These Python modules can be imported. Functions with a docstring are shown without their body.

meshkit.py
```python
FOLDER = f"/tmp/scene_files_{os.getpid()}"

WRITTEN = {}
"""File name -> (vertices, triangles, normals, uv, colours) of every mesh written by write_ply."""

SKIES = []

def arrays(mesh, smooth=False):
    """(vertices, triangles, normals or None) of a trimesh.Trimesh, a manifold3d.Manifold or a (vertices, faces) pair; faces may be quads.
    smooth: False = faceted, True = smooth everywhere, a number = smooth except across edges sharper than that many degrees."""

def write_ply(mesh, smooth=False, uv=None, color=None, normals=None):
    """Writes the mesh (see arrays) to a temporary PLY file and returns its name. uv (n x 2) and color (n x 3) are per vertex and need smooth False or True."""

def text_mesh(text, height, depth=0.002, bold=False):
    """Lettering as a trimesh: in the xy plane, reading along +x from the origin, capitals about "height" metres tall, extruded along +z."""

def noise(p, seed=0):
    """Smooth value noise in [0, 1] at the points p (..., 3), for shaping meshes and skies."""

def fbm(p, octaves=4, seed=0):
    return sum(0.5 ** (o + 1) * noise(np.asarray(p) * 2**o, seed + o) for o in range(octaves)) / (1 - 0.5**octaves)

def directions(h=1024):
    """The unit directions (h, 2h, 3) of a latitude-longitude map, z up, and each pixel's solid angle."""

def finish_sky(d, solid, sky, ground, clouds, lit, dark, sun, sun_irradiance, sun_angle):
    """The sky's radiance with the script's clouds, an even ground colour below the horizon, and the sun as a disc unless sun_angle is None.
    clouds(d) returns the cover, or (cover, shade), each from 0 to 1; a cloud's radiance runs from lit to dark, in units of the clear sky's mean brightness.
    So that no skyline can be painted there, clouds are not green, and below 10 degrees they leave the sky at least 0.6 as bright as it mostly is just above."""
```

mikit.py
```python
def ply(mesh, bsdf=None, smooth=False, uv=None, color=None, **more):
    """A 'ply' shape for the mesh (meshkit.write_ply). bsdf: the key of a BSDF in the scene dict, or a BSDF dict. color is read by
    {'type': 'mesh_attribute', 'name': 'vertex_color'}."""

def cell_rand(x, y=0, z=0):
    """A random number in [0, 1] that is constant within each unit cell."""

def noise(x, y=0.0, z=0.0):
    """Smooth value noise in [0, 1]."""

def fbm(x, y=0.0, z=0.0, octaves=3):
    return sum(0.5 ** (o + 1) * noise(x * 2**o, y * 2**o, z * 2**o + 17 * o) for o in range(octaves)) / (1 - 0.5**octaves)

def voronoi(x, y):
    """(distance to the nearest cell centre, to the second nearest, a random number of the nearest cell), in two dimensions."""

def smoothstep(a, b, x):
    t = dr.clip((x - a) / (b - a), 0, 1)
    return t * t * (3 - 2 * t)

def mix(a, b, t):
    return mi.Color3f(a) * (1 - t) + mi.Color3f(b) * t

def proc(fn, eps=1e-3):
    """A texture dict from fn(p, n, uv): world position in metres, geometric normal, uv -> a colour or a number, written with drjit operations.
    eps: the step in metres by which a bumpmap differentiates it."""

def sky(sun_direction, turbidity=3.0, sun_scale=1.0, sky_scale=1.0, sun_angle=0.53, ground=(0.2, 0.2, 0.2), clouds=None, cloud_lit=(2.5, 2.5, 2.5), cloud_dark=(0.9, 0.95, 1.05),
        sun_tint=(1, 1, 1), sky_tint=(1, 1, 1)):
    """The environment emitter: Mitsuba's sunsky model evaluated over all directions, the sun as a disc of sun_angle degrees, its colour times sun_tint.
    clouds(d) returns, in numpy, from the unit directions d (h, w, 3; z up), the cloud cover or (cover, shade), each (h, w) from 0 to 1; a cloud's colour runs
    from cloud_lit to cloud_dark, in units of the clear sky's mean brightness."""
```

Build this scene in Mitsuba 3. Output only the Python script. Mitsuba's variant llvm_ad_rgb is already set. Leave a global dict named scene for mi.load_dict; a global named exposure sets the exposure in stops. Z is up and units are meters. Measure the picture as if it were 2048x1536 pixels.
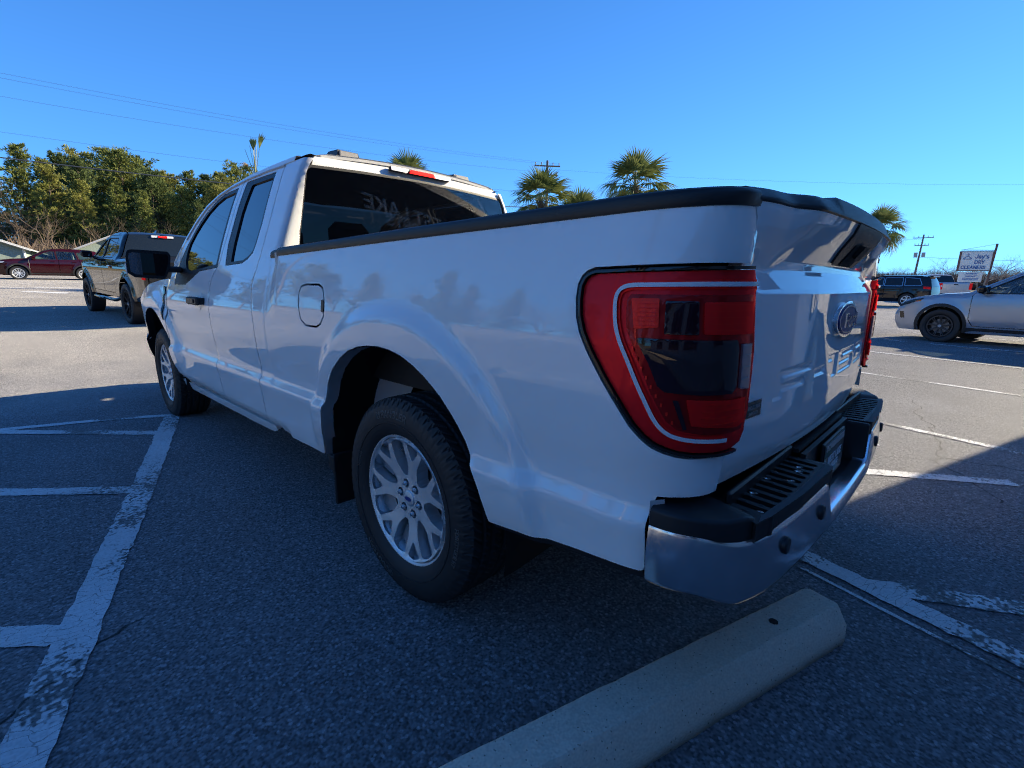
import math, random
import numpy as np, trimesh, drjit as dr, mitsuba as mi, mikit, meshkit
import shapely
from shapely.geometry import Polygon, MultiPolygon, Point, LineString, box as sbox
from shapely.ops import unary_union
from scipy.spatial import Delaunay
from scipy.interpolate import PchipInterpolator as PI
from scipy.ndimage import gaussian_filter, map_coordinates
from mikit import noise, fbm, voronoi, cell_rand, smoothstep, mix
T = mi.ScalarTransform4f
random.seed(7); rng = np.random.default_rng(7)
scene, labels = {}, {}
_O1 = 'zeroth first second third fourth fifth sixth seventh eighth ninth tenth eleventh twelfth thirteenth fourteenth fifteenth sixteenth seventeenth eighteenth nineteenth'.split()
def ordw(n): return _O1[n] if n < 20 else ({2: 'twentieth', 3: 'thirtieth', 4: 'fortieth', 5: 'fiftieth'}[n//10] if n % 10 == 0 else {2: 'twenty', 3: 'thirty', 4: 'forty', 5: 'fifty'}[n//10]+'-'+_O1[n % 10])

# ------------------------------------------------------------------ camera, sky, exposure
CAM = np.array([-1.47718, 1.91810, 1.19291])
_ya, _pi, _ro, FPX = math.radians(-46.14796), math.radians(-11.54870), math.radians(.56119), 975.50
FWD = np.array([math.cos(_pi)*math.cos(_ya), math.cos(_pi)*math.sin(_ya), math.sin(_pi)])
_r = np.cross(FWD, [0, 0, 1]); _r /= np.linalg.norm(_r); _u = np.cross(_r, FWD)
UPV = -math.sin(_ro)*_r + math.cos(_ro)*_u
scene['camera'] = {'type': 'perspective', 'fov': 2*math.degrees(math.atan(1024/FPX)), 'fov_axis': 'x', 'near_clip': .05, 'far_clip': 3000.,
                   'to_world': T().look_at(origin=CAM.tolist(), target=(CAM+FWD).tolist(), up=UPV.tolist())}
SUN = np.array([-.795, -1.95, 1.0]); SUN /= np.linalg.norm(SUN)
scene['sky'] = mikit.sky(SUN.tolist(), turbidity=1.2, sky_tint=(.41, .88, 1.50), sun_scale=1.8, sun_tint=(.88, .98, 1.12))
exposure = 2.42

# ------------------------------------------------------------------ helpers
def key_free(k):
    if k not in scene and not any(q.startswith(k+'__') for q in scene): return k
    i = 1
    while f'{k}_{i:03d}' in scene or any(q.startswith(f'{k}_{i:03d}__') for q in scene): i += 1
    return f'{k}_{i:03d}'
def add(k, mesh, bsdf, smooth=False, to_world=None, label=None, kind=None):
    k = key_free(k); d = mikit.ply(mesh, bsdf, smooth=smooth)
    if to_world is not None: d['to_world'] = to_world
    scene[k] = d
    if label or kind:
        labels[k] = {}
        if label: labels[k]['label'] = label
        if kind: labels[k]['kind'] = kind
    return k
def tag(k, label, cat, group=None, kind=None):
    labels[k] = {'label': label}
    if cat: labels[k]['category'] = cat
    if group: labels[k]['group'] = group
    if kind: labels[k]['kind'] = kind
def cat(ms): return trimesh.util.concatenate([m for m in ms if m is not None])
def tm(v, f): return trimesh.Trimesh(np.asarray(v, float), np.asarray(f, int), process=False)
def bx(x0, x1, y0, y1, z0, z1, b=0):
    if b:
        import manifold3d as m3
        b = min(b, .49*min(x1-x0, y1-y0, z1-z0))
        pts = np.array([[x, y, z] for a in range(3) for x in ((x0+b, x1-b) if a != 0 else (x0, x1)) for y in ((y0+b, y1-b) if a != 1 else (y0, y1)) for z in ((z0+b, z1-b) if a != 2 else (z0, z1))])
        return trimesh.convex.convex_hull(pts)
    m = trimesh.creation.box((x1-x0, y1-y0, z1-z0)); m.apply_translation(((x0+x1)/2, (y0+y1)/2, (z0+z1)/2)); return m
def tube(p, r, n=8, cap=True):
    p = np.asarray(p, float); r = np.broadcast_to(np.asarray(r, float), (len(p),))
    t = np.gradient(p, axis=0); t /= np.linalg.norm(t, axis=1, keepdims=True)+1e-12
    a = np.cross(t[0], [0, 0, 1.]); a = a/np.linalg.norm(a) if np.linalg.norm(a) > 1e-3 else np.array([1., 0, 0])
    V = []; th = np.arange(n)/n*2*np.pi
    for i in range(len(p)):
        a = a-t[i]*(a@t[i]); a /= np.linalg.norm(a); b = np.cross(t[i], a)
        V.append(p[i]+r[i]*(np.cos(th)[:, None]*a+np.sin(th)[:, None]*b))
    V = np.vstack(V); F = []
    for i in range(len(p)-1):
        for j in range(n):
            k = (j+1) % n; F += [[i*n+j, i*n+k, (i+1)*n+k], [i*n+j, (i+1)*n+k, (i+1)*n+j]]
    if cap:
        e = (len(p)-1)*n
        for j in range(1, n-1): F += [[0, j+1, j], [e, e+j, e+j+1]]
    return tm(V, F)
def grid(fn, us, vs, flip=False):
    U, V = np.meshgrid(us, vs, indexing='ij'); P = np.asarray(fn(U.ravel(), V.ravel())); n = len(vs)
    i, j = np.meshgrid(np.arange(len(us)-1), np.arange(n-1), indexing='ij'); a = (i*n+j).ravel()
    F = np.vstack([np.stack([a, a+n, a+n+1], 1), np.stack([a, a+n+1, a+1], 1)])
    return tm(P, F[:, ::-1] if flip else F)
def polys(p): return [q for q in getattr(p, 'geoms', [p]) if isinstance(q, Polygon) and q.area > 1e-7]
def tri2d(poly, step, bstep=None):
    poly = shapely.segmentize(poly, bstep or step*.7); loops = []; B = []
    for ring in [poly.exterior, *poly.interiors]:
        c = np.array(ring.coords)[:-1]; loops.append(np.arange(len(c))+len(B)); B.extend(c)
    B = np.array(B); x0, y0, x1, y1 = poly.bounds
    gx, gy = np.meshgrid(np.arange(x0, x1, step), np.arange(y0, y1, step*.866)); gx = gx+(np.arange(len(gx)) % 2)[:, None]*step*.5
    g = np.stack([gx.ravel(), gy.ravel()], 1); inner = poly.buffer(-step*.45)
    if not inner.is_empty: g = g[shapely.contains_xy(inner, g[:, 0], g[:, 1])]
    else: g = g[:0]
    P = np.vstack([B, g]); tri = Delaunay(P+rng.normal(0, 1e-7, P.shape)).simplices; cc = P[tri].mean(1)
    tri = tri[shapely.contains_xy(poly, cc[:, 0], cc[:, 1])]
    q = P[tri]; ar = (q[:, 1, 0]-q[:, 0, 0])*(q[:, 2, 1]-q[:, 0, 1])-(q[:, 1, 1]-q[:, 0, 1])*(q[:, 2, 0]-q[:, 0, 0])
    tri = tri[np.abs(ar) > 1e-9]; ar = ar[np.abs(ar) > 1e-9]; tri[ar < 0] = tri[ar < 0][:, ::-1]
    return P, tri, loops
def sheet(poly, M, step=.035, edge=.004, depth=.014, off=0., bstep=None, back=False):
    """panel with rolled edges: poly in (u,v), M(u,v)->xyz, outward normal = Mv x Mu"""
    out = []
    def nrm(p):
        e = 1e-3; du = M(p[:, 0]+e, p[:, 1])-M(p[:, 0]-e, p[:, 1]); dv = M(p[:, 0], p[:, 1]+e)-M(p[:, 0], p[:, 1]-e)
        n = np.cross(dv, du); return n/(np.linalg.norm(n, axis=1, keepdims=True)+1e-12)
    for q0 in polys(poly):
        for q in polys(q0.buffer(-edge) if edge else q0):
            P, F, loops = tri2d(q, step, bstep); V = M(P[:, 0], P[:, 1])+off*nrm(P); V = [V]; n0 = len(P); FF = [F[:, ::-1]]
            if edge:
                for L in loops:
                    c = P[L]; t = np.roll(c, -1, 0)-np.roll(c, 1, 0); o = np.stack([t[:, 1], -t[:, 0]], 1); o /= np.linalg.norm(o, axis=1, keepdims=True)+1e-12
                    prev = L; N = nrm(c); m = len(L); k = np.arange(m); k2 = (k+1) % m
                    for oo, dd in ((edge*.6, edge*.25), (edge*.95, edge*.7), (edge, depth)):
                        c2 = c+o*oo; V.append(M(c2[:, 0], c2[:, 1])+(off-dd)*N); cur = n0+k; n0 += m
                        FF.append(np.stack([prev[k], cur[k2], prev[k2]], 1)); FF.append(np.stack([prev[k], cur[k], cur[k2]], 1)); prev = cur
            out.append(tm(np.vstack(V), np.vstack(FF)))
    return cat(out)
def mirror(m):
    v = np.array(m.vertices); v[:, 1] *= -1; return tm(v, np.array(m.faces)[:, ::-1])
def rpoly(pts, r):
    p = Polygon(pts); return p.buffer(-r).buffer(2*r).buffer(-r) if r else p
def extr(poly, depth, bev=0):
    return cat([trimesh.creation.extrude_polygon(q, depth, engine='earcut') for q in polys(poly)])
def sst(a, b, x):
    t = np.clip((x-a)/(b-a), 0, 1); return t*t*(3-2*t)
def frame(o, ex, ey, ez):
    m = np.eye(4); m[:3, 0], m[:3, 1], m[:3, 2], m[:3, 3] = ex, ey, ez, o; return m
def place(x, y, yaw=0, z=None, s=1):
    return T().translate([x, y, hgt(x, y) if z is None else z]).rotate([0, 0, 1], yaw).scale(s)
def M4(x, y, yaw=0, z=0, s=1):
    c, q = math.cos(math.radians(yaw)), math.sin(math.radians(yaw)); m = np.eye(4); m[:3, :3] = np.array([[c, -q, 0], [q, c, 0], [0, 0, 1]])*s; m[:3, 3] = x, y, z; return m
def revolve(prof, n=64):
    """profile (r,h) about +y: returns mesh with axis y"""
    prof = np.asarray(prof, float); th = np.arange(n)/n*2*np.pi
    V = np.stack([prof[:, 0][None]*np.cos(th)[:, None], np.repeat(prof[None, :, 1], n, 0), prof[:, 0][None]*np.sin(th)[:, None]], -1).reshape(-1, 3); m = len(prof); F = []
    i = np.arange(n)[:, None]; j = np.arange(m-1)[None]; a = (i*m+j).ravel(); b = (((i+1) % n)*m+j).ravel()
    return tm(V, np.vstack([np.stack([a, b, b+1], 1), np.stack([a, b+1, a+1], 1)]))
def text_on(txt, h, origin, ex, ey, depth=.002, bold=False, center=True, wscale=1.):
    m = meshkit.text_mesh(txt, h, depth, bold); v = np.array(m.vertices)
    if center: v[:, 0] -= (v[:, 0].min()+v[:, 0].max())/2; v[:, 1] -= h/2
    v[:, 0] *= wscale
    ex, ey = np.asarray(ex, float), np.asarray(ey, float); ez = np.cross(ex, ey)
    return tm(np.asarray(origin)+v[:, :1]*ex+v[:, 1:2]*ey+v[:, 2:]*ez, m.faces)

# terrain: flat where the white truck stands, rising slowly up the lot ahead of it
def hgt(x, y):
    x = np.asarray(x, float); y = np.asarray(y, float)
    q = x-5.0; r = np.where(q > 30, 30.+ (np.minimum(q, 120)-30)*.9, q); r = .5*(r+np.sqrt(r*r+4.))-.18
    h = .0385*np.maximum(r, 0)*sst(-170, -25, y)+.006*np.clip(-y-14, 0, 150)
    return h if h.ndim else float(h)
# lot frame: S along the stall stripes, N across them
SV, NV = np.array([.9563, -.2924]), np.array([.2924, .9563])
def lot(s, n): return s*SV+n*NV

# ------------------------------------------------------------------ materials
def rgb(c): return {'type': 'rgb', 'value': [float(x) for x in ((c, c, c) if np.isscalar(c) else c)]}
def two(d): return {'type': 'twosided', 'bsdf': d}
def mat(name, col, rough=.6, **k): scene[name] = two({'type': 'principled', 'base_color': col if isinstance(col, dict) else rgb(col), 'roughness': rough, **k})
def gloss(name, col, ior=1.5): scene[name] = two({'type': 'plastic', 'diffuse_reflectance': col if isinstance(col, dict) else rgb(col), 'int_ior': ior})
def rplas(name, col, a=.1, ior=1.49): scene[name] = two({'type': 'roughplastic', 'diffuse_reflectance': col if isinstance(col, dict) else rgb(col), 'alpha': a, 'int_ior': ior, 'distribution': 'ggx'})
def metal(name, col, a=.08): scene[name] = two({'type': 'roughconductor', 'alpha': a, 'specular_reflectance': rgb(col), 'distribution': 'ggx'})
def bump(inner, fn, scale, eps=1e-3): return {'type': 'bumpmap', 'arbitrary': mikit.proc(fn, eps), 'scale': scale, 'bsdf': inner}
gloss('m_white', (.84, .84, .83), 1.65)
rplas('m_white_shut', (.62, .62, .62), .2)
gloss('m_black_gloss', .012, 1.5)
rplas('m_black_trim', (.013, .013, .015), .22)
rplas('m_black_rough', (.018, .018, .02), .45)
rplas('m_under', (.012, .012, .013), .5)
rplas('m_step', (.02, .02, .023), .32)
metal('m_chrome', (.78, .79, .82), .035)
metal('m_silver', (.86, .88, .90), .33)
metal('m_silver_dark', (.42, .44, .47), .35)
metal('m_disc', (.22, .2, .19), .35)
scene['m_glass'] = {'type': 'thindielectric', 'int_ior': 1.75, 'specular_transmittance': rgb((.10, .11, .12))}; gloss('m_glass_side', (.006, .008, .010), 1.95); scene['m_glass_rear'] = {'type': 'thindielectric', 'int_ior': 1.5, 'specular_transmittance': rgb((.038, .04, .042))}
scene['m_glass_light'] = {'type': 'thindielectric', 'int_ior': 1.6, 'specular_transmittance': rgb((.55, .62, .6))}
scene['m_lens_red'] = {'type': 'thindielectric', 'int_ior': 1.5, 'specular_transmittance': rgb((.75, .03, .03))}
scene['m_lens_clear'] = {'type': 'thindielectric', 'int_ior': 1.5, 'specular_transmittance': rgb(.92)}
def redmix(name, dcol, scol, a, w): scene[name] = two({'type': 'blendbsdf', 'weight': w, 'a': {'type': 'plastic', 'diffuse_reflectance': rgb(dcol), 'int_ior': 1.5}, 'b': {'type': 'roughconductor', 'alpha': a, 'specular_reflectance': rgb(scol), 'distribution': 'ggx'}})
redmix('m_red_refl', (.98, .03, .02), (1., .05, .04), .30, .55); redmix('m_red_dark', (.70, .010, .016), (.75, .03, .04), .22, .45); redmix('m_red', (.98, .015, .016), (1., .03, .03), .25, .55); redmix('m_red_frame', (.25, .006, .010), (.4, .02, .02), .2, .3)
gloss('m_smoke', (.018, .006, .012), 1.5)
rplas('m_led', (.72, .75, .80), .12); metal('m_refl', (.85, .85, .87), .12)
mat('m_seat', (.20, .21, .19), .85); mat('m_interior', (.03, .03, .032), .8)
gloss('m_amber', (.7, .16, .02)); rplas('m_badge_blue', (.015, .05, .26), .25); mat('m_sticker', (.015, .02, .018), .35)
mat('m_print_white', (.6, .6, .6), .5); mat('m_print_grey', (.30, .31, .30), .5); mat('m_green_print', (.03, .10, .02), .5)

def _asph(p, dark=1.0):
    big = fbm(p.x*.22+3, p.y*.22+1, 0, 3); mid = fbm(p.x*1.7, p.y*1.7, 5, 3)
    d1, d2, c = voronoi(p.x*80, p.y*80); e1, e2, c2 = voronoi(p.x*42+7, p.y*42)
    s = -.2924*p.y+.9563*p.x
    lane = smoothstep(3.2, 7.5, s+(mid-.5)*2.4)
    base = (.175+.10*lane)*(.72+.56*big)*(.8+.4*mid)
    st = dr.select(c > .62, (c-.62)*2.6, 0.)*smoothstep(.62, .30, d1)*(.6+.5*lane) + dr.select(c2 > .82, (c2-.78)*1.7, 0.)*smoothstep(.5, .28, e1)*.55
    v = base*(.35+.9*noise(p.x*150, p.y*150))+.24*st
    wx = fbm(p.x*.9+11, p.y*.9+4, 0, 4); wy = fbm(p.x*.9+31, p.y*.9+14, 2, 4)
    k1, k2, kk = voronoi(p.x*.31+wx*.22+.03*fbm(p.x*7, p.y*7, 1, 3), p.y*.31+wy*.22+.03*fbm(p.x*7+5, p.y*7, 2, 3))
    crack = smoothstep(.0042, .0012, dr.abs(k2-k1))*smoothstep(.54, .60, fbm(p.x*.9+9, p.y*.9, 7, 2))
    v = v*(1-.85*crack)
    far = smoothstep(14., 45., dr.sqrt(p.x*p.x+p.y*p.y))
    return v, lane, far, mid
def f_asph(p, n, uv):
    v, lane, far, mid = _asph(p)
    warm = mix((1.0, 1.0, 1.04), (1.06, 1.0, .92), lane)
    return dr.minimum(warm*v, mi.Color3f(.6))
def f_asph_h(p, n, uv):
    d1, d2, c = voronoi(p.x*95, p.y*95)
    return smoothstep(.6, .2, d1)*(.4+.6*c)+.6*noise(p.x*60, p.y*60)
scene['m_asphalt'] = two(bump({'type': 'principled', 'base_color': mikit.proc(f_asph), 'roughness': .75, 'specular': .35}, f_asph_h, .0035, 2e-3))
def f_paint(p, n, uv):
    v, lane, far, mid = _asph(p)
    w1, w2, wc = voronoi((p.x*.956-p.y*.292)*34+2.2*fbm(p.x*9, p.y*9, 1, 3), (p.x*.292+p.y*.956)*13+2.2*fbm(p.x*9+9, p.y*9, 3, 3))
    crack = smoothstep(.07, .02, w2-w1)*smoothstep(.36, .52, fbm(p.x*2.2+3, p.y*2.2, 4, 3))
    wear = smoothstep(.50, .66, fbm(p.x*3.1+40, p.y*3.1, 2, 4)+.34*(noise(p.x*95, p.y*95)-.5)+.16*smoothstep(-1.2, -3., p.y*.956+p.x*.292)*0)
    keep = (1-.62*crack)*(1-wear)
    return mix(mi.Color3f(v*.8), mi.Color3f(.60, .61, .62)*(.72+.4*mid)*(.85+.25*noise(p.x*180, p.y*180)), keep)
scene['m_road_paint'] = two(bump({'type': 'principled', 'base_color': mikit.proc(f_paint), 'roughness': .7}, f_asph_h, .002, 2e-3))
def f_conc(p, n, uv):
    g = fbm(p.x*3, p.y*3, p.z*3, 4); f = noise(p.x*220, p.y*220, p.z*220); d1, d2, c = voronoi(p.x*60+p.z*31, p.y*60-p.z*17)
    pit = smoothstep(.16, .08, d1)*dr.select(c > .8, 1., 0.)
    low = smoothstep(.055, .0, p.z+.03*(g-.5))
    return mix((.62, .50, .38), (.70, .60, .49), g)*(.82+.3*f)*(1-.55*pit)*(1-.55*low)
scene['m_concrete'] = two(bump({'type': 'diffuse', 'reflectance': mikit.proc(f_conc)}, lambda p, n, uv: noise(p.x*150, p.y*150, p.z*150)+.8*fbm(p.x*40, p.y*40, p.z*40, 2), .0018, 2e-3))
mat('m_hole', .01, .9)

# ------------------------------------------------------------------ ground and painted markings
_gx = np.concatenate([np.arange(-160, -20, 14.), np.arange(-20, 50, 1.), np.arange(50, 110, 3.), np.arange(110, 420, 31.)])
_gy = np.concatenate([np.arange(-700, -180, 40.), np.arange(-180, -40, 5.), np.arange(-40, 30, 1.), np.arange(30, 240, 15.)])
def f_field(p, n, uv):
    g = fbm(p.x*.3, p.y*.3, 0, 4); return mix((.10, .085, .05), (.16, .13, .08), g)*(.7+.6*noise(p.x*6, p.y*6))
mat('m_field', mikit.proc(f_field), .95)
def gfun(x, y): return np.stack([x, y, hgt(x, y)], -1)
add('parking_lot', grid(gfun, _gx[(_gx >= -34) & (_gx <= 47)], _gy[(_gy >= -95) & (_gy <= 45)]), 'm_asphalt', True); labels['parking_lot'] = {'label': 'worn grey asphalt car park with cracks and painted stall lines', 'kind': 'structure'}
add('ground', grid(lambda x, y: np.stack([x, y, hgt(x, y)-.03-.1*((x > -30) & (x < 42) & (y > -90) & (y < 40))], -1), _gx, _gy), 'm_field', True); labels['ground'] = {'label': 'dry brown ground beyond the car park', 'kind': 'structure'}
def stripe(pts, w, key='painted_line', lab=None):
    ls = LineString(pts); p = ls.buffer(w/2, cap_style='flat', join_style='mitre')
    P, F, _L0 = tri2d(p, .35, .035 if w > .05 and p.centroid.distance(Point(0, 0)) < 9 else None)
    for _q in _L0: P[_q] += rng.normal(0, .0035, (len(_q), 2))
    V = np.stack([P[:, 0], P[:, 1], hgt(P[:, 0], P[:, 1])+.005], -1)
    k = add(key, tm(V, F), 'm_road_paint', True); labels[k] = {'label': lab or 'worn white painted line on the asphalt', 'kind': 'structure'}
    return k
stripe([(3.62, .985), (2.0, 1.462), (.1, 2.045), (-1.6, 2.57)], .125, lab='worn white stall line left of the white truck')
stripe([(4.02, 2.12), (3.08, 1.16)], .10); stripe([(2.45, 2.12), (1.92, 1.53)], .10); stripe([(.84, 2.14), (.63, 1.93)], .10)
stripe([(4.05, 2.10), (3.80, 1.30), (3.60, .95)], .085)
stripe([tuple(lot(4.4, 4.75)), tuple(lot(-1.4, 4.75))], .11)
stripe([tuple(lot(.9, -.74)), tuple(lot(-1.72, -.74))], .105, lab='cracked white stall line right of the white truck')
stripe([tuple(lot(4.2, -.72)), tuple(lot(1.2, -.72))], .105)
stripe([tuple(lot(.9, -.635)), tuple(lot(-1.72, -.625))], .022)
for _s0 in (-1.12, -.38, .9, 2.2, 3.3):
    stripe([tuple(lot(_s0, -.74)), tuple(lot(_s0-1.05*1.06, -.74-1.12 if _s0 < 0 else -1.86)), tuple(lot(_s0-1.9, -2.75))], .105) if _s0 != -.38 else stripe([tuple(lot(.62, -1.86)), tuple(lot(-.18, -2.86))], .105)
for _n in (-3.58, -6.32, -9.06, -11.8, -14.5, -17.2, -19.9, -22.6): stripe([tuple(lot(4.3, _n)), tuple(lot(-1.6, _n))], .09)
stripe([(29.5, 5.6), (27.6, .9), (26.8, -1.2)], .28); stripe([(24.6, 1.2), (23.4, .1)], .5, lab='worn white arrow stub on the lane'); stripe([(33, 8), (30.5, 0), (28, -10)], .10)

# =================================================================== the white pickup truck (x forward, y left)
_zc = [.25,.30,.42,.46,.50,.60,.655,.672,.690,.72,.85,.98,1.03,1.08,1.15,1.22,1.30,1.36,1.50,1.65,1.75,1.79,1.84]
_yc = [.86,.90,.945,.968,.974,.985,.993,.990,.976,.974,.990,.997,.995,.988,.972,.953,.928,.908,.857,.800,.757,.738,.71]
_zb = [.30,.45,.50,.60,.655,.672,.690,.72,.85,.98,1.05,1.12,1.20,1.28,1.34,1.40]
_yb = [.93,.968,.975,.985,.993,.990,.977,.975,.990,.998,.998,.992,.980,.966,.952,.935]
YC, YB = PI(_zc, _yc), PI(_zb, _yb)
def Yside(x, z):
    x = np.asarray(x, float); z = np.asarray(z, float); w = sst(1.0, 1.12, x)
    y = YB(np.clip(z, .3, 1.4))*(1-w)+YC(np.clip(z, .25, 1.84))*w
    for cx in (0., 3.693):
        r = np.hypot(x-cx, z-.40); y = y+.030*sst(.73, .672, r)*sst(.40, .60, z)
    return y-.06*sst(3.9, 4.6, x)
def wrap(XC, A, B0, NE, bw):
    t_ = np.linspace(0, np.pi/2, 500); px = -A*np.sin(t_)**(2/NE); py = bw*np.cos(t_)**(2/NE)
    s_ = np.concatenate([[0], np.cumsum(np.hypot(np.diff(px), np.diff(py)))])
    def M(u, z):
        u = np.asarray(u, float); z = np.asarray(z, float)
        t = np.interp(np.clip(XC-u, 0, s_[-1]), s_, t_); ov = np.maximum(XC-u-s_[-1], 0); y0 = Yside(np.maximum(u, XC), z)
        b0 = B0(z) if callable(B0) else B0
        return np.stack([np.where(u >= XC, u, XC-A*np.sin(t)**(2/NE)), np.where(u >= XC, y0, b0+(y0-b0)*np.cos(t)**(2/NE)-ov), z], -1)
    return M, XC-s_[-1]
MB, UE = wrap(-.86, .238, .775, 2.9, .215)
MCb = lambda z: YC(np.clip(z, .25, 1.84))-.09
MCw, UC = wrap(1.195, .065, MCb, 5.0, .09)
def MC(u, z):
    p = MCw(u, z); k = sst(1.30, 1.10, p[..., 0]); p[..., 0] = p[..., 0]+.09*np.maximum(z-1.36, 0)*k; return p
def both(key, m, bsdf, smooth=True, **k):
    a = add(key, m, bsdf, smooth, **k); b = add(key, mirror(m), bsdf, smooth, **k); return a, b
TK = 'pickup_truck'
tag(TK, 'big white extended cab pickup truck parked across the stall in the foreground', 'pickup truck')
arch = [(.650,.405),(.585,.50),(.540,.60),(.508,.69),(.463,.776),(.395,.846),(.318,.900),(.243,.937),(.165,.960),(.095,.970),(.027,.974),(-.040,.970),(-.109,.957),(-.172,.934),(-.228,.906),(-.273,.876),(-.312,.846),(-.348,.808),(-.378,.768),(-.405,.729),(-.436,.679),(-.456,.640),(-.472,.590),(-.483,.540),(-.488,.489)]
light = [(-.801,1.210),(-.812,1.219),(-.830,1.225),(-.936,1.228),(-1.074,1.231),(-1.232,1.234),(-1.243,1.22),(-1.262,1.188),(-1.256,1.180),(-1.285,1.05),(-1.287,.99),(-1.284,.913),(-1.271,.878),(-1.274,.866),(-1.247,.838),(-1.20,.833),(-1.137,.832),(-1.08,.833),(-1.05,.836),(-1.022,.843),(-.998,.852),(-.975,.868),(-.950,.892),(-.913,.942),(-.875,.991),(-.838,1.044),(-.812,1.088),(-.799,1.122),(-.793,1.161),(-.793,1.192)]
bed = Polygon([(1.178,1.318),(1.168,1.2),(1.160,1.1),(1.157,1.0),(1.160,.85),(1.165,.70),(1.170,.6),(1.182,.47),(1.19,.42),(1.165,.40),(1.0,.400),(.82,.405)]+arch+[(-.543,.496),(-.618,.506),(-.712,.516),(-.811,.527),(-.899,.534),(-.985,.538),(-.998,.545),(-1.0,.70),(-1.012,.727),(-1.05,.730),(-1.13,.732),(-1.165,.735),(-1.185,.79),(-1.2,.84),(-1.232,1.234),(-1.247,1.285),(-1.258,1.335),(-1.247,1.365),(-1.04,1.353),(-.5,1.345),(.0,1.338)])
fuel = rpoly([(.715,1.175),(.66,1.183),(.545,1.183),(.505,1.168),(.488,1.122),(.488,1.06),(.522,1.025),(.562,1.009),(.665,1.009),(.712,1.032),(.733,1.094),(.733,1.146)], .018)
gask = Polygon(light).buffer(.004)
LP = TK+'__bed_side'
both(LP, sheet(bed.difference(gask).difference(fuel.buffer(.0015)), MB, .022, .004, .03, bstep=.011), 'm_white')
add(TK+'__fuel_door', sheet(fuel, MB, .03, .003, .012, bstep=.012), 'm_white', True)
add(TK+'__fuel_door__finger_notch', sheet(rpoly([(.512,1.125),(.486,1.128),(.482,1.10),(.486,1.068),(.512,1.072)], .008), MB, .02, .003, .006, off=.0025), 'm_black_trim', True)
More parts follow.
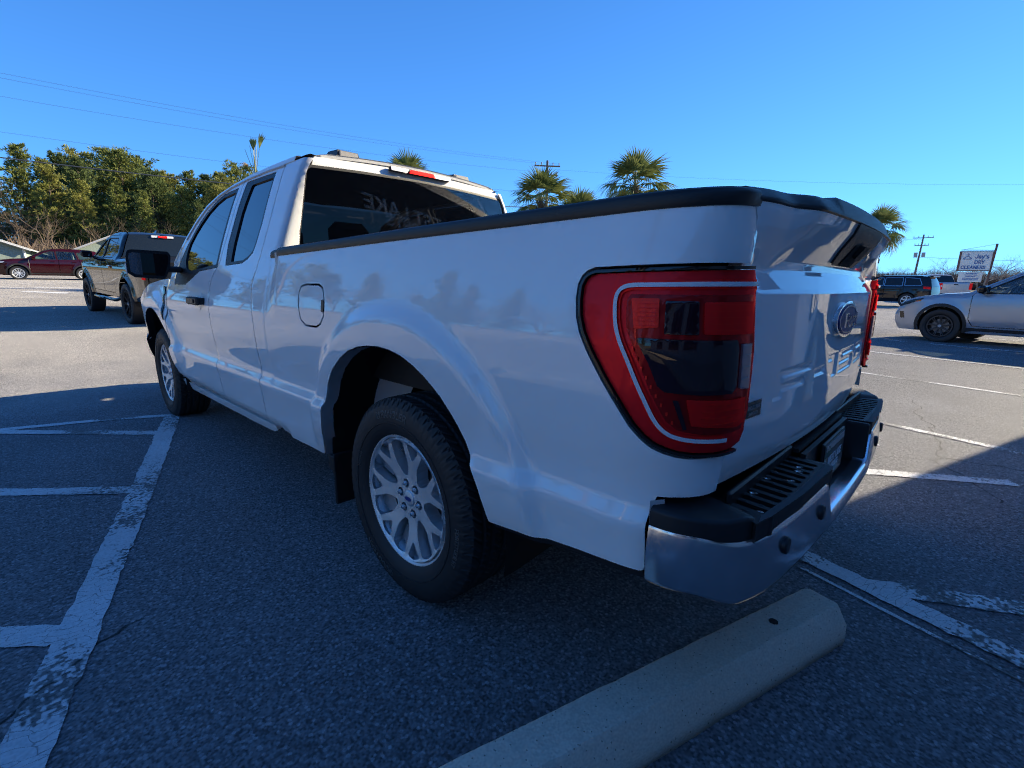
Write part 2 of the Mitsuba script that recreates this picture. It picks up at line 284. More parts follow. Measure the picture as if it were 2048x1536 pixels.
# inner lip of the wheel opening, bed walls, bedside bottom strip
def lip(pts, d0=.0, d1=.05):
    P = np.array(shapely.segmentize(LineString(pts), .02).coords); c = np.array([0., .40]); V = []
    for k in range(2):
        q = P+(c-P)*.0; m = MB(q[:, 0], q[:, 1]); m[:, 1] -= (d0, d1)[k]; V.append(m)
    n = len(P); i = np.arange(n-1); return tm(np.vstack(V), np.vstack([np.stack([i, i+1, i+n+1], 1), np.stack([i, i+n+1, i+n], 1)]))
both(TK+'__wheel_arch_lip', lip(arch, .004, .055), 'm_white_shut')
def liner(cx, r0=.545, w0=.48, w1=.95, key='m_under', a0=-12, a1=192):
    th = np.radians(np.linspace(a0, a1, 46)); ys = np.array([w1, w1-.06, w0+.1, w0])
    return grid(lambda a, y: np.stack([cx+(r0-.03*sst(w1-.08, w0, y))*np.cos(a), y, .42+(r0+.02)*np.sin(a)], -1), th, ys)
both(TK+'__wheel_liner', liner(.03, .56), 'm_white_shut' if False else 'm_under')
_ln = sheet(Polygon([(.70,.42),(.66,.62),(.60,.78),(.45,.93),(.25,1.0),(.0,1.02),(-.25,.98),(-.42,.86),(-.38,.80),(-.2,.84),(0,.83),(.18,.81),(.30,.74),(.38,.64),(.42,.52),(.44,.42)]), lambda u, z: np.stack([u, .80-.12*sst(.75, .35, np.hypot(u, z-.4))+0*z, z], -1), .05, 0)
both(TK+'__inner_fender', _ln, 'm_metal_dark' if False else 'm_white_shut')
both(TK+'__bed_lower_trim', sheet(Polygon([(-.475,.50),(-.487,.489),(-.62,.505),(-.81,.526),(-.985,.536),(-.99,.515),(-.80,.505),(-.62,.484),(-.50,.470)]), lambda u, z: MB(u, np.asarray(z)+0)-np.array([0, .015, 0]), .03, .002, .03), 'm_black_trim')
# rail cap
def rail():
    us = np.concatenate([np.linspace(1.19, -.8, 50), np.linspace(-.82, -1.235, 26)])
    zb = np.interp(us, [-1.26,-1.04,-.5,0,1.19], [1.364,1.354,1.346,1.339,1.317]); ht = np.interp(us, [-1.25,-1.1,-.9,.5,1.19], [.032,.032,.033,.034,.034])
    P = MB(us, zb); t = np.gradient(P, axis=0); n = np.stack([-t[:, 1], t[:, 0]], 1)*np.sign(1); n = np.stack([t[:, 1], -t[:, 0]], 1); n /= np.linalg.norm(n, axis=1, keepdims=True)
    if n[0, 1] < 0: n = -n
    prof = [(-.02, -.01), (.004, -.004), (.007, .004), (.0065, .6), (.003, .85), (-.006, 1.0), (-.10, 1.04), (-.115, .9), (-.115, -1.5)]; V = []
    for a, b in prof:
        V.append(np.stack([P[:, 0]+n[:, 0]*a, P[:, 1]+n[:, 1]*a, zb+(ht*b if abs(b) > .02 else b)], 1))
    m = len(us); k = len(prof); V = np.stack(V, 1).reshape(-1, 3); F = []
    V[:k, 0] += np.array([0, 0, 0, -.012, -.02, -.03, -.03, -.03, 0])
    i, j = np.meshgrid(np.arange(m-1), np.arange(k-1), indexing='ij'); a = (i*k+j).ravel(); F = np.vstack([np.stack([a, a+1, a+k+1], 1), np.stack([a, a+k+1, a+k], 1)])
    cap0 = [[0, j+1, j] for j in range(1, k-1)]
    return tm(V, np.vstack([F, cap0]))
both(TK+'__bed_rail_cap', rail(), 'm_black_trim', 40)
both(TK+'__bed_inner_wall', bx(-1.02, 1.08, .78, .80, .80, 1.36), 'm_black_rough', False)
add(TK+'__bed_floor', bx(-1.04, 1.10, -.80, .80, .78, .80), 'm_black_rough')
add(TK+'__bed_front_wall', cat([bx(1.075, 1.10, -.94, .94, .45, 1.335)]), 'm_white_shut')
# cab panels -------------------------------------------------------------
top = [(1.47,1.832),(1.66,1.832),(1.99,1.828),(2.28,1.812),(2.50,1.778),(2.70,1.715),(2.86,1.615),(2.99,1.505),(3.08,1.41),(3.16,1.318)]
splitl = [(2.055,1.83),(2.05,1.78),(2.03,1.60),(2.025,1.42),(2.028,1.31),(2.065,1.275),(2.105,1.24),(2.128,1.19),(2.125,1.11),(2.10,1.01),(2.085,.83),(2.085,.70),(2.075,.56),(2.075,.412)]
rear = [(1.42,1.832),(1.38,1.68),(1.358,1.54),(1.350,1.42),(1.350,1.33),(1.362,1.26),(1.383,1.20),(1.378,1.15),(1.352,1.11),(1.322,.99),(1.320,.87),(1.325,.79),(1.325,.70),(1.320,.59),(1.335,.425)]
g2 = rpoly([(1.87,1.772),(1.535,1.772),(1.508,1.65),(1.487,1.51),(1.487,1.40),(1.497,1.362),(1.545,1.336),(1.618,1.316),(1.82,1.310),(1.85,1.42),(1.875,1.60)], .012)
s2 = rpoly([(1.99,1.806),(1.52,1.800),(1.487,1.65),(1.466,1.51),(1.466,1.40),(1.478,1.352),(1.53,1.322),(1.61,1.298),(1.90,1.290),(1.955,1.42),(1.972,1.60)], .012)
g1 = rpoly([(2.155,1.762),(2.383,1.752),(2.511,1.722),(2.637,1.668),(2.742,1.600),(2.821,1.535),(2.88,1.465),(2.885,1.40),(2.86,1.335),(2.80,1.29),(2.72,1.268),(2.60,1.272),(2.10,1.302),(2.125,1.454)], .01)
s1 = rpoly([(2.12,1.785),(2.39,1.778),(2.53,1.745),(2.665,1.688),(2.775,1.618),(2.87,1.53),(2.955,1.43),(3.02,1.33),(3.06,1.22),(3.03,1.168),(2.72,1.172),(2.62,1.20),(2.43,1.262),(2.055,1.281),(2.082,1.454)], .01)
fdoor = Polygon(splitl+[(2.5,.410),(3.05,.402),(3.20,.46),(3.225,.60),(3.228,.72),(3.215,.91),(3.235,1.09),(3.20,1.18),(3.19,1.30)]+top[::-1][1:8]).buffer(0)
rdoor = Polygon(top[:2]+splitl+[(1.7,.418)]+rear[::-1]).buffer(0)
DF, DR = TK+'__front_door', TK+'__rear_door'
K1 = both(DF, sheet(fdoor.difference(s1), MC, .03, .0035, .02, bstep=.014), 'm_white')
K2 = both(DR, sheet(rdoor.difference(s2), MC, .03, .0035, .02, bstep=.014), 'm_white')
for sd, (k1, k2) in enumerate(zip(K1, K2)):
    f = mirror if sd else (lambda m: m)
    add(k1+'__window_seal', f(sheet(s1.buffer(.002).difference(g1), MC, .03, .002, .02, off=-.002)), 'm_black_trim', True)
    add(k1+'__window', f(sheet(g1.buffer(.004), MC, .05, 0, 0, off=-.010)), 'm_glass_side', True)
    add(k2+'__window_seal', f(sheet(s2.buffer(.002).difference(g2), MC, .03, .002, .02, off=-.002)), 'm_black_trim', True)
    add(k2+'__window', f(sheet(g2.buffer(.004), MC, .05, 0, 0, off=-.010)), 'm_glass_side', True)
    yh = float(Yside(2.4, 1.06))
    hd = cat([bx(2.19, 2.43, yh+.022, yh+.052, 1.040, 1.092, .010), bx(2.20, 2.24, yh-.01, yh+.03, 1.045, 1.087, .004), bx(2.38, 2.42, yh-.01, yh+.03, 1.045, 1.087, .004)])
    add(k1+'__handle', f(hd), 'm_black_trim', 30)
    lk = revolve([(0, .0575), (.011, .0575), (.0125, .055), (.0125, .04)], 16); lk.apply_translation((2.24, yh, 1.066)); add(k1+'__handle_lock', f(lk), 'm_under', 30)
    add(k1+'__handle_cup', f(sheet(Point(2.33, 1.06).buffer(.07, quad_segs=8), MC, .02, .002, .003, off=.0022)), 'm_white', True)
glassB = .80
_edge = []
for _z in (1.0, 1.2, 1.36, 1.45, 1.55, 1.65, 1.74, 1.80, 1.832):
    _us = np.linspace(1.3, UC-.12, 900); _ps = MC(_us, np.full(900, _z)); _gy = np.interp(_z, [1.05, 1.38, 1.77, 1.84], [.806, .801, .718, .66]); _edge.append((float(_us[np.argmin(np.abs(_ps[:, 1]-_gy)+(_us > UC+.05)*0)]), _z))
quarter = Polygon(rear+[(1.30,.418),(1.14,.418),(1.115,.45),(1.06,.50)]+[(UC-.01,.55)]+_edge).buffer(0)
both(TK+'__cab_corner', sheet(quarter, MC, .025, .003, .012, bstep=.014), 'm_white')
sill = Polygon([(1.285,.372),(1.30,.412),(2.15,.402),(3.10,.392),(3.30,.40),(3.40,.385),(3.44,.335),(3.40,.312),(2.7,.322),(1.72,.335),(1.37,.345)])
both(TK+'__rocker_panel', sheet(sill, MC, .03, .006, .05, bstep=.02), 'm_white')
farch = [(3.30,.48),(3.245,.56),(3.25,.585),(3.232,.60)]
fa = [(3.27,.50),(3.235,.59),(3.24,.66)]
cA = [(3.693+.545*math.cos(math.radians(a)), .40+.565*math.sin(math.radians(a))) for a in np.linspace(168, 8, 34)]
fend = Polygon([(3.222,1.175),(3.245,1.09),(3.225,.91),(3.238,.72),(3.233,.60),(3.215,.47),(3.22,.415),(3.24,.405)][::1]+[(3.13,.44)][:0]+cA+[(4.33,.47),(4.46,.50),(4.50,.72),(4.60,.80),(4.62,1.02),(4.45,1.10),(3.9,1.172),(3.5,1.205),(3.24,1.215)]).buffer(0)
both(TK+'__front_fender', sheet(fend, MC, .03, .004, .03, bstep=.016), 'm_white')
both(TK+'__front_fender_lip', (lambda P: (lambda V: tm(V, np.vstack([np.stack([np.arange(len(P)-1), np.arange(1, len(P)), np.arange(1, len(P))+len(P)], 1), np.stack([np.arange(len(P)-1), np.arange(1, len(P))+len(P), np.arange(len(P)-1)+len(P)], 1)])))(np.vstack([MC(P[:, 0], P[:, 1]), MC(P[:, 0], P[:, 1])-[0, .06, 0]])))(np.array(cA)), 'm_black_trim')
both(TK+'__wheel_liner', liner(3.69, .56), 'm_under')
both(TK+'__fender_vent', sheet(rpoly([(3.335,1.155),(3.345,1.08),(3.318,1.0),(3.262,.885),(3.252,.885),(3.285,1.0),(3.30,1.08),(3.262,1.09),(3.27,1.15)], .003), MC, .02, .003, .01, off=.008, bstep=.008), 'm_black_gloss')
# roof, ditch, header, rear glass, windshield, hood
def zroof(x): return np.interp(x, [1.10,1.2,1.5,2.0,2.3,2.5,2.7], [1.884,1.893,1.901,1.894,1.874,1.840,1.785])
def MR(y, x): return np.stack([x, y, zroof(x)-.036*(np.asarray(y)/.70)**2-.02*np.clip(np.abs(y)-.6, 0, 1)/.1], -1)
add(TK+'__roof', sheet(Polygon([(-.655,1.186),(-.4,1.178),(0,1.172),(.4,1.178),(.655,1.186),(.66,1.5),(.655,2.3),(.64,2.46),(0,2.55),(-.64,2.46),(-.655,2.3),(-.66,1.5)]), MR, .05, .004, .02), 'm_white', True)
def strip3(P, Q):
    P, Q = np.asarray(P, float), np.asarray(Q, float); n = len(P); i = np.arange(n-1); return tm(np.vstack([P, Q]), np.vstack([np.stack([i, i+1, i+n+1], 1), np.stack([i, i+n+1, i+n], 1)]))
_xs = np.linspace(1.172, 2.46, 30)
_in = np.stack([_xs, 0*_xs+.652, zroof(_xs)-.036*(.652/.7)**2-.014], 1); _ot = np.stack([_xs, 0*_xs+.690, np.full_like(_xs, 1.838)-.0*_xs], 1)
_ot[:, 2] = np.minimum(1.852, zroof(_xs)-.042)
both(TK+'__roof_channel', strip3(_in, _ot), 'm_black_trim')
# outer roof rail (white) joins the door tops to the channel and runs down the windshield post
_rt = np.array(shapely.segmentize(LineString([(1.30,1.835),(1.47,1.836)]+[(a, b+.004) for a, b in top[1:]]), .04).coords)
def railout():
    P0 = MC(_rt[:, 0], _rt[:, 1]-.004); P1 = MC(_rt[:, 0], _rt[:, 1]+.020); k = sst(2.35, 2.8, _rt[:, 0])[:, None]
    P1 = P1*(1-k)+(P0+np.array([.035, -.005, .022]))*k
    P2 = P1+np.stack([.02*k[:, 0], -.022-.035*k[:, 0], .004-.004*k[:, 0]], 1); P3 = P2+np.array([0, -.03, -.02])
    V = np.stack([P0-np.array([0, .01, 0]), P0+np.array([0, .004, 0]), P1, P2, P3], 1); n, m = V.shape[:2]; V = V.reshape(-1, 3)
    i, j = np.meshgrid(np.arange(n-1), np.arange(m-1), indexing='ij'); a = (i*m+j).ravel()
    return tm(V, np.vstack([np.stack([a, a+m, a+m+1], 1), np.stack([a, a+m+1, a+1], 1)]))
both(TK+'__roof_side_rail', railout(), 'm_white', 40)
both(TK+'__drip_moulding', (lambda q: tube(MC(q[:, 0], q[:, 1])+[0, .004, 0], .005, 6))(np.array(shapely.segmentize(LineString([(1.42,1.822)]+[(a, b-.004) for a, b in top[1:8]]), .05).coords)), 'm_white_shut', 40)
def RG(y, z): return np.stack([1.128+.018*(np.asarray(y)/.8)**2+.09*np.maximum(z-1.36, 0), np.asarray(y)+0*z, np.asarray(z)+0*y], -1)
add(TK+'__cab_back_header', sheet(Polygon([(.70,1.778),(.4,1.800),(0,1.808),(-.4,1.800),(-.70,1.778),(-.664,1.854),(-.4,1.874),(0,1.886),(.4,1.874),(.664,1.854)]), lambda y, z: RG(y, z)+np.stack([.022*sst(1.82, 1.87, z), 0*z, 0*z], -1), .03, .006, .02), 'm_white', True)
_gl = rpoly([(.80,1.05),(.795,1.38),(.712,1.770),(.69,1.785),(.4,1.797),(0,1.806),(-.4,1.797),(-.69,1.785),(-.712,1.770),(-.795,1.38),(-.80,1.05)], .012)
add(TK+'__rear_window', sheet(_gl, RG, .08, 0, 0, off=.0), 'm_glass_rear', True)
add(TK+'__rear_window__seal', sheet(_gl.buffer(.014).difference(_gl.buffer(-.004)), RG, .04, .002, .012, off=.001), 'm_black_trim', True)
add(TK+'__cab_back_panel', strip3(RG(np.linspace(.82, -.82, 9), np.full(9, .50)), RG(np.linspace(.82, -.82, 9), np.full(9, 1.06))), 'm_white_shut')
CH = TK+'__high_brake_light'
add(CH, sheet(rpoly([(.232,1.832),(-.232,1.832),(-.228,1.870),(.228,1.870)], .008), RG, .03, .004, .02, off=.016), 'm_black_trim', True)
for _a, _b, _m, _nm in ((.225, .09, 'm_led', 'cargo_lamp'), (-.09, -.225, 'm_led', 'cargo_lamp')): add(CH+'__'+_nm, sheet(rpoly([(_a,1.836),(_b+(.02 if _b > 0 else 0),1.836),(_b,1.866),(_a-(.0),1.866)], .004), RG, .02, .004, .008, off=.024), 'm_refl', True)
add(CH+'__red_lens', sheet(rpoly([(.105,1.836),(-.105,1.836),(-.085,1.866),(.085,1.866)], .003), RG, .02, .004, .008, off=.024), 'm_red', True)
ws_a = MC(np.array([2.50, 2.70, 2.86, 2.99, 3.12]), np.array([1.80, 1.735, 1.635, 1.525, 1.36]))
_wl = ws_a+np.array([.03, -.045, .0]); _wr = _wl*np.array([1, -1, 1]); _wm = (_wl+_wr)/2+np.array([.10, 0, .012])
def wsf(i, v):
    i = np.asarray(i); v = np.asarray(v); a = np.stack([np.interp(i, np.arange(5), _wl[:, k]) for k in range(3)], -1); m = np.stack([np.interp(i, np.arange(5), _wm[:, k]) for k in range(3)], -1)
    r = m+(a-m)*np.array([1, 0, 1])*(v**2)[:, None]; r[:, 1] = a[:, 1]*v; return r
add(TK+'__windshield', grid(wsf, np.linspace(0, 4, 13), np.linspace(-1, 1, 15)), 'm_glass_light', True)
add(TK+'__hood', sheet(rpoly([(-.86,3.16),(0,3.28),(.86,3.16),(.85,4.0),(.78,4.5),(.5,4.60),(-.5,4.60),(-.78,4.5),(-.85,4.0)], .03), lambda y, x: np.stack([x, np.asarray(y)+0*x, np.interp(x, [3.1,3.6,4.2,4.55,4.7], [1.225,1.222,1.185,1.13,1.06])-.05*(np.asarray(y)/.9)**4+.018*np.exp(-((np.abs(y)-.5)/.13)**2)], -1), .05, .006, .03), 'm_white', True)
add(TK+'__cowl', bx(2.98, 3.30, -.84, .84, 1.06, 1.175), 'm_black_rough')
FB = TK+'__front_bumper'
add(FB, cat([bx(4.42, 4.68, -.92, .92, .44, .66, .03), bx(3.98+.27, 4.5, .80, .925, .46, .74, .02), bx(3.98+.27, 4.5, -.925, -.80, .46, .74, .02)]), 'm_chrome', 30)
GR = TK+'__grille'
add(GR, bx(4.50, 4.62, -.62, .62, .68, 1.10, .02), 'm_black_trim', 30)
for _z in (.76, .86, .96, 1.05): add(GR+'__bar', bx(4.60, 4.645, -.6, .6, _z-.022, _z+.022, .008), 'm_chrome', 30)
both(TK+'__headlight', bx(4.40, 4.63, .62, .90, .76, 1.08, .03), 'm_lens_dark' if False else 'm_smoke', 30)
# mirrors
def mirror_unit():
    # right-handed local: y out from the door, z up; glass faces rearwards
    sh = rpoly([(.065,.02),(.085,.0),(.30,.010),(.345,.035),(.350,.14),(.335,.178),(.30,.186),(.04,.180),(.02,.155),(.03,.09)], .02)
    def Mm(y, z): return np.stack([0*y, y, z], -1)
    P = np.array(shapely.segmentize(sh, .012).exterior.coords)[:-1]; c = P.mean(0); V = []; n = len(P)
    for k, (dx, s) in enumerate(((-.012, .93), (0, .985), (.02, 1.0), (.07, .98), (.12, .88), (.15, .66), (.16, .3))): V.append(np.stack([np.full(n, dx)+0*P[:, 0], c[0]+(P[:, 0]-c[0])*s, c[1]+(P[:, 1]-c[1])*s+.0*dx], 1))
    F = []; i = np.arange(n); j = (i+1) % n
    for k in range(len(V)-1): F += [np.stack([k*n+i, k*n+j, (k+1)*n+j], 1), np.stack([k*n+i, (k+1)*n+j, (k+1)*n+i], 1)]
    e = (len(V)-1)*n; F.append(np.stack([np.full(n-2, e), e+np.arange(1, n-1), e+np.arange(2, n)], 1))
    body = tm(np.vstack(V), np.vstack(F)); rim = sh.buffer(-.001).difference(sh.buffer(-.02))
    bz = tm(*(lambda t: (np.stack([np.full(len(t[0]), -.011), t[0][:, 0], t[0][:, 1]], 1), t[1]))(tri2d(rim, .02)))
    gp = tri2d(sh.buffer(-.019), .03); gl = tm(np.stack([np.full(len(gp[0]), -.004)+.05*(gp[0][:, 0]-.2)*.0, gp[0][:, 0], gp[0][:, 1]], 1), gp[1])
    arm = cat([bx(-.01, .09, -.06, .06, .045, .085, .012)])
    sig = bx(.005, .05, .345, .356, .03, .10, .004)
    return body, bz, gl, arm, sig
_b, _bz, _g, _ar, _sg = mirror_unit()
MO = np.array([2.885, .985, 1.205]); MK = TK+'__side_mirror'
for sd in (0, 1):
    f = (lambda m: mirror(m)) if sd else (lambda m: m); k = key_free(MK)
    def mv(m):
        m = m.copy(); m.apply_scale([1, .80, 1.10]); m.apply_transform(frame(MO, [1, -.10, 0], [.10, 1, 0], [0, 0, 1])); return f(m)
    add(k, mv(cat([_b, _bz])), 'm_black_trim', 35); add(k+'__arm', mv(_ar), 'm_black_trim', 30); add(k+'__turn_signal', mv(_sg), 'm_led', 30)
    scene.setdefault('m_mirror', two({'type': 'conductor', 'specular_reflectance': rgb((.16, .19, .24))})); add(k+'__glass', mv(_g), 'm_mirror', False)
# ---- tailgate
def TG(y, z):
    y = np.asarray(y, float); z = np.asarray(z, float); a = np.abs(y); base = -1.142+.045*(y/.8)**2; c = sst(.64, .52, a); e = sst(.815, .70, a)
    bt = .034*(.35+.65*e); band = np.interp(z, [1.176, 1.186, 1.235, 1.25], [0, .2, .95, 1.])*bt; zt = 1.228+.022*c
    u = np.interp(z-zt, [-.002, .006, .055, .095, .125, .16], [0, 0, -.5, -.86, -1, -1.0])
    return base+np.where(z < zt, band, bt+((.076*c+.046*(1-c))*e+.012*(1-e))*u)+np.interp(z, [.72, .78, .86], [.022, .006, 0])
# stamped lettering: depth map of the block letters F-150 on the (y,z) plane
_w, _h, _k = .19, .075, .019
def _glyphs():
    def R(a, b, c, d): return sbox(a, b, c, d)
    k = .017; h = .074; G = []
    ch = lambda p, s=.014: p.buffer(-s, join_style='bevel').buffer(s, join_style='bevel')
    F = unary_union([R(0, 0, .06, h-.0), R(.0, h-k, .30, h), R(.06, .026, .235, .026+k), ]); F = Polygon([(0,0),(.055,0),(.055,.018),(.215,.018),(.215,.036),(.055,.036),(.055,h-.020),(.275,h-.020),(.275,h),(.03,h),(0,h-.02)])
    G.append((F, .0)); G.append((R(0, .026, .105, .046), .315))
    G.append((Polygon([(.0,h-.0),(.0,h-.018),(.06,h-.018),(.06,0),(.125,0),(.125,h)]), .455))
    five = Polygon([(0,0),(.235,0),(.26,.018),(.26,.036),(.235,.047),(.06,.047),(.06,h-.018),(.25,h-.018),(.25,h),(0,h),(0,.030),(.20,.030),(.20,.018),(0,.018)])
    G.append((five.buffer(0), .615)); z0 = Polygon([(.02,0),(.24,0),(.26,.018),(.26,h-.018),(.24,h),(.02,h),(0,h-.018),(0,.018)]).difference(Polygon([(.06,.018),(.20,.018),(.20,h-.018),(.06,h-.018)])); G.append((z0, .905))
    return [shapely.affinity.translate(g, o-.582, 0) for g, o in G]
import shapely.affinity
_res = .0015; _L = np.zeros((int(.11/_res), int(1.3/_res))); _yy = (np.arange(_L.shape[1])+.5)*_res-.65; _zz = (np.arange(_L.shape[0])+.5)*_res-.018
_GY, _GZ = np.meshgrid(_yy, _zz)
for g in _glyphs(): _L[shapely.contains_xy(g, _GY, _GZ)] = 1
_L = gaussian_filter(_L, 1.5)
def stamp(y, z): return map_coordinates(_L, [(np.asarray(z)-.908+.018)/_res-.5, (-np.asarray(y)+.65)/_res-.5], order=1, mode='constant')
def MT(y, z):
    y = np.asarray(y, float); z = np.asarray(z, float); return np.stack([TG(y, z)+.0055*stamp(y, z), y, z], -1)
TGK = TK+'__tailgate'
def tailgate():
    ys0 = np.linspace(-.64, .64, 560); ys = np.concatenate([np.linspace(-.815, -.645, 26), ys0, np.linspace(.645, .815, 26)])
    z = np.unique(np.round(np.concatenate([np.linspace(.735, .895, 14), np.linspace(.897, .996, 56), np.linspace(1.0, 1.172, 12), np.linspace(1.174, 1.262, 45), np.linspace(1.264, 1.378, 30)]), 4))
    def E(y, zz):
        e = np.interp(zz, [.73, .84, 1.23, 1.285, 1.335, 1.38], [.835, .806, .806, .786, .780, .806]); return MT(y/.815*e, zz)
    m = grid(E, ys, z, flip=False); v = m.vertices; n = len(z)
    rim = []
    ids = np.arange(len(ys)*n).reshape(len(ys), n)
    for L in (ids[0], ids[-1], ids[:, 0], ids[:, -1]):
        P = v[L]; c = P+np.array([.03, 0, 0]); q = np.sign(P[:, 1].mean()); c[:, 1] -= (.004*q if abs(P[:, 1].mean()) > .5 else 0); rim.append(strip3(P, c))
    return m, cat(rim)
_m, _r2 = tailgate()
add(TGK, _m, 'm_white', True); add(TGK+'__edge_flange', _r2, 'm_white_shut', True)
def cap_tg():
    ys = np.concatenate([np.linspace(-.80, .80, 90)]); V = []
    for y in ys:
        a = abs(y); x = float(TG(y, 1.376)); e = 1-sst(.74, .81, a)*.05; b = .012*sst(.42, .38, a)*(1 if True else 0)
        zt = 1.390+.022*np.cos(y/.8*1.1)*e+b; V.append([(x+.02, y, 1.372), (x-.001, y, 1.370), (x-.005, y, 1.373), (x-.004, y, 1.380), (x+.012, y, zt-.006), (x+.020, y, zt), (x+.075, y, zt+.003), (x+.09, y, zt-.006), (x+.09, y, 1.33)])
    V = np.array(V); n, m = V.shape[:2]; i, j = np.meshgrid(np.arange(n-1), np.arange(m-1), indexing='ij'); a = (i*m+j).ravel()
    ends = [[0, j+1, j] for j in range(1, m-1)]+[[(n-1)*m, (n-1)*m+j, (n-1)*m+j+1] for j in range(1, m-1)]
    return tm(V.reshape(-1, 3), np.vstack([np.stack([a, a+1, a+m+1], 1), np.stack([a, a+m+1, a+m], 1), ends]))
add(TGK+'__top_spoiler', cap_tg(), 'm_black_trim', 30)
add(TK+'__bed_rear_jamb', cat([bx(-1.045, -1.0, .70, .80, .8, 1.34), bx(-1.045, -1.0, -.80, -.70, .8, 1.34), bx(-1.05, -1.03, -.78, .78, .76, 1.33)]), 'm_under')
hp = rpoly([(.205,1.376),(.195,1.30),(.155,1.259),(-.155,1.259),(-.195,1.30),(-.205,1.376)], .008)
add(TGK+'__handle', sheet(hp, MT, .02, .004, .012, off=.007), 'm_black_trim', True)
add(TGK+'__handle__recess', sheet(rpoly([(.10,1.325),(.085,1.262),(-.085,1.262),(-.10,1.325)], .005), MT, .02, .003, .01, off=.0095), 'm_hole', True)
add(TGK+'__handle__camera_housing', sheet(rpoly([(.045,1.335),(.04,1.285),(-.045,1.285),(-.05,1.335)], .004), MT, .02, .006, .018, off=.022), 'm_black_rough', True)
# oval emblem
def ell(a, b, n=64): t = np.arange(n)/n*2*np.pi; return Polygon(np.stack([a*np.cos(t), b*np.sin(t)], 1))
def ME(y, z): return MT(y, np.asarray(z)+1.092)
add(TGK+'__emblem', sheet(ell(.158, .066), ME, .02, .008, .012, off=.012), 'm_chrome', True)
add(TGK+'__emblem__oval', sheet(ell(.136, .051), ME, .02, .002, .003, off=.0145), 'm_badge_blue', True)
add(TGK+'__emblem__rim', sheet(ell(.128, .045).difference(ell(.122, .040)), ME, .01, .001, .002, off=.0165), 'm_chrome', True)
add(TGK+'__emblem__script', text_on('Ford', .045, (-1.1625, 0, 1.092), (0, -1, 0), (0, 0, 1), .003, False, True, 1.35), 'm_chrome')
_pd = lambda p: np.stack([TG(p[:, 0], p[:, 1])-.0016, p[:, 0], p[:, 1]], 1)
add(TGK+'__dealer_plaque', sheet(rpoly([(.748,.927),(.660,.927),(.660,.886),(.748,.886)], .003), MT, .02, .001, .002, off=.003), 'm_sticker', True)
for _t, _z, _hh in (('WEST LAKE', .912, .009), ('IMPORTS', .897, .008)):
    _y = .704; add(TGK+'__dealer_plaque__lettering', text_on(_t, _hh, (float(TG(_y, _z))-.0036, _y, _z), np.array([-.0725, -1, 0])/1.0026, (0, 0, 1), .0008), 'm_print_grey')
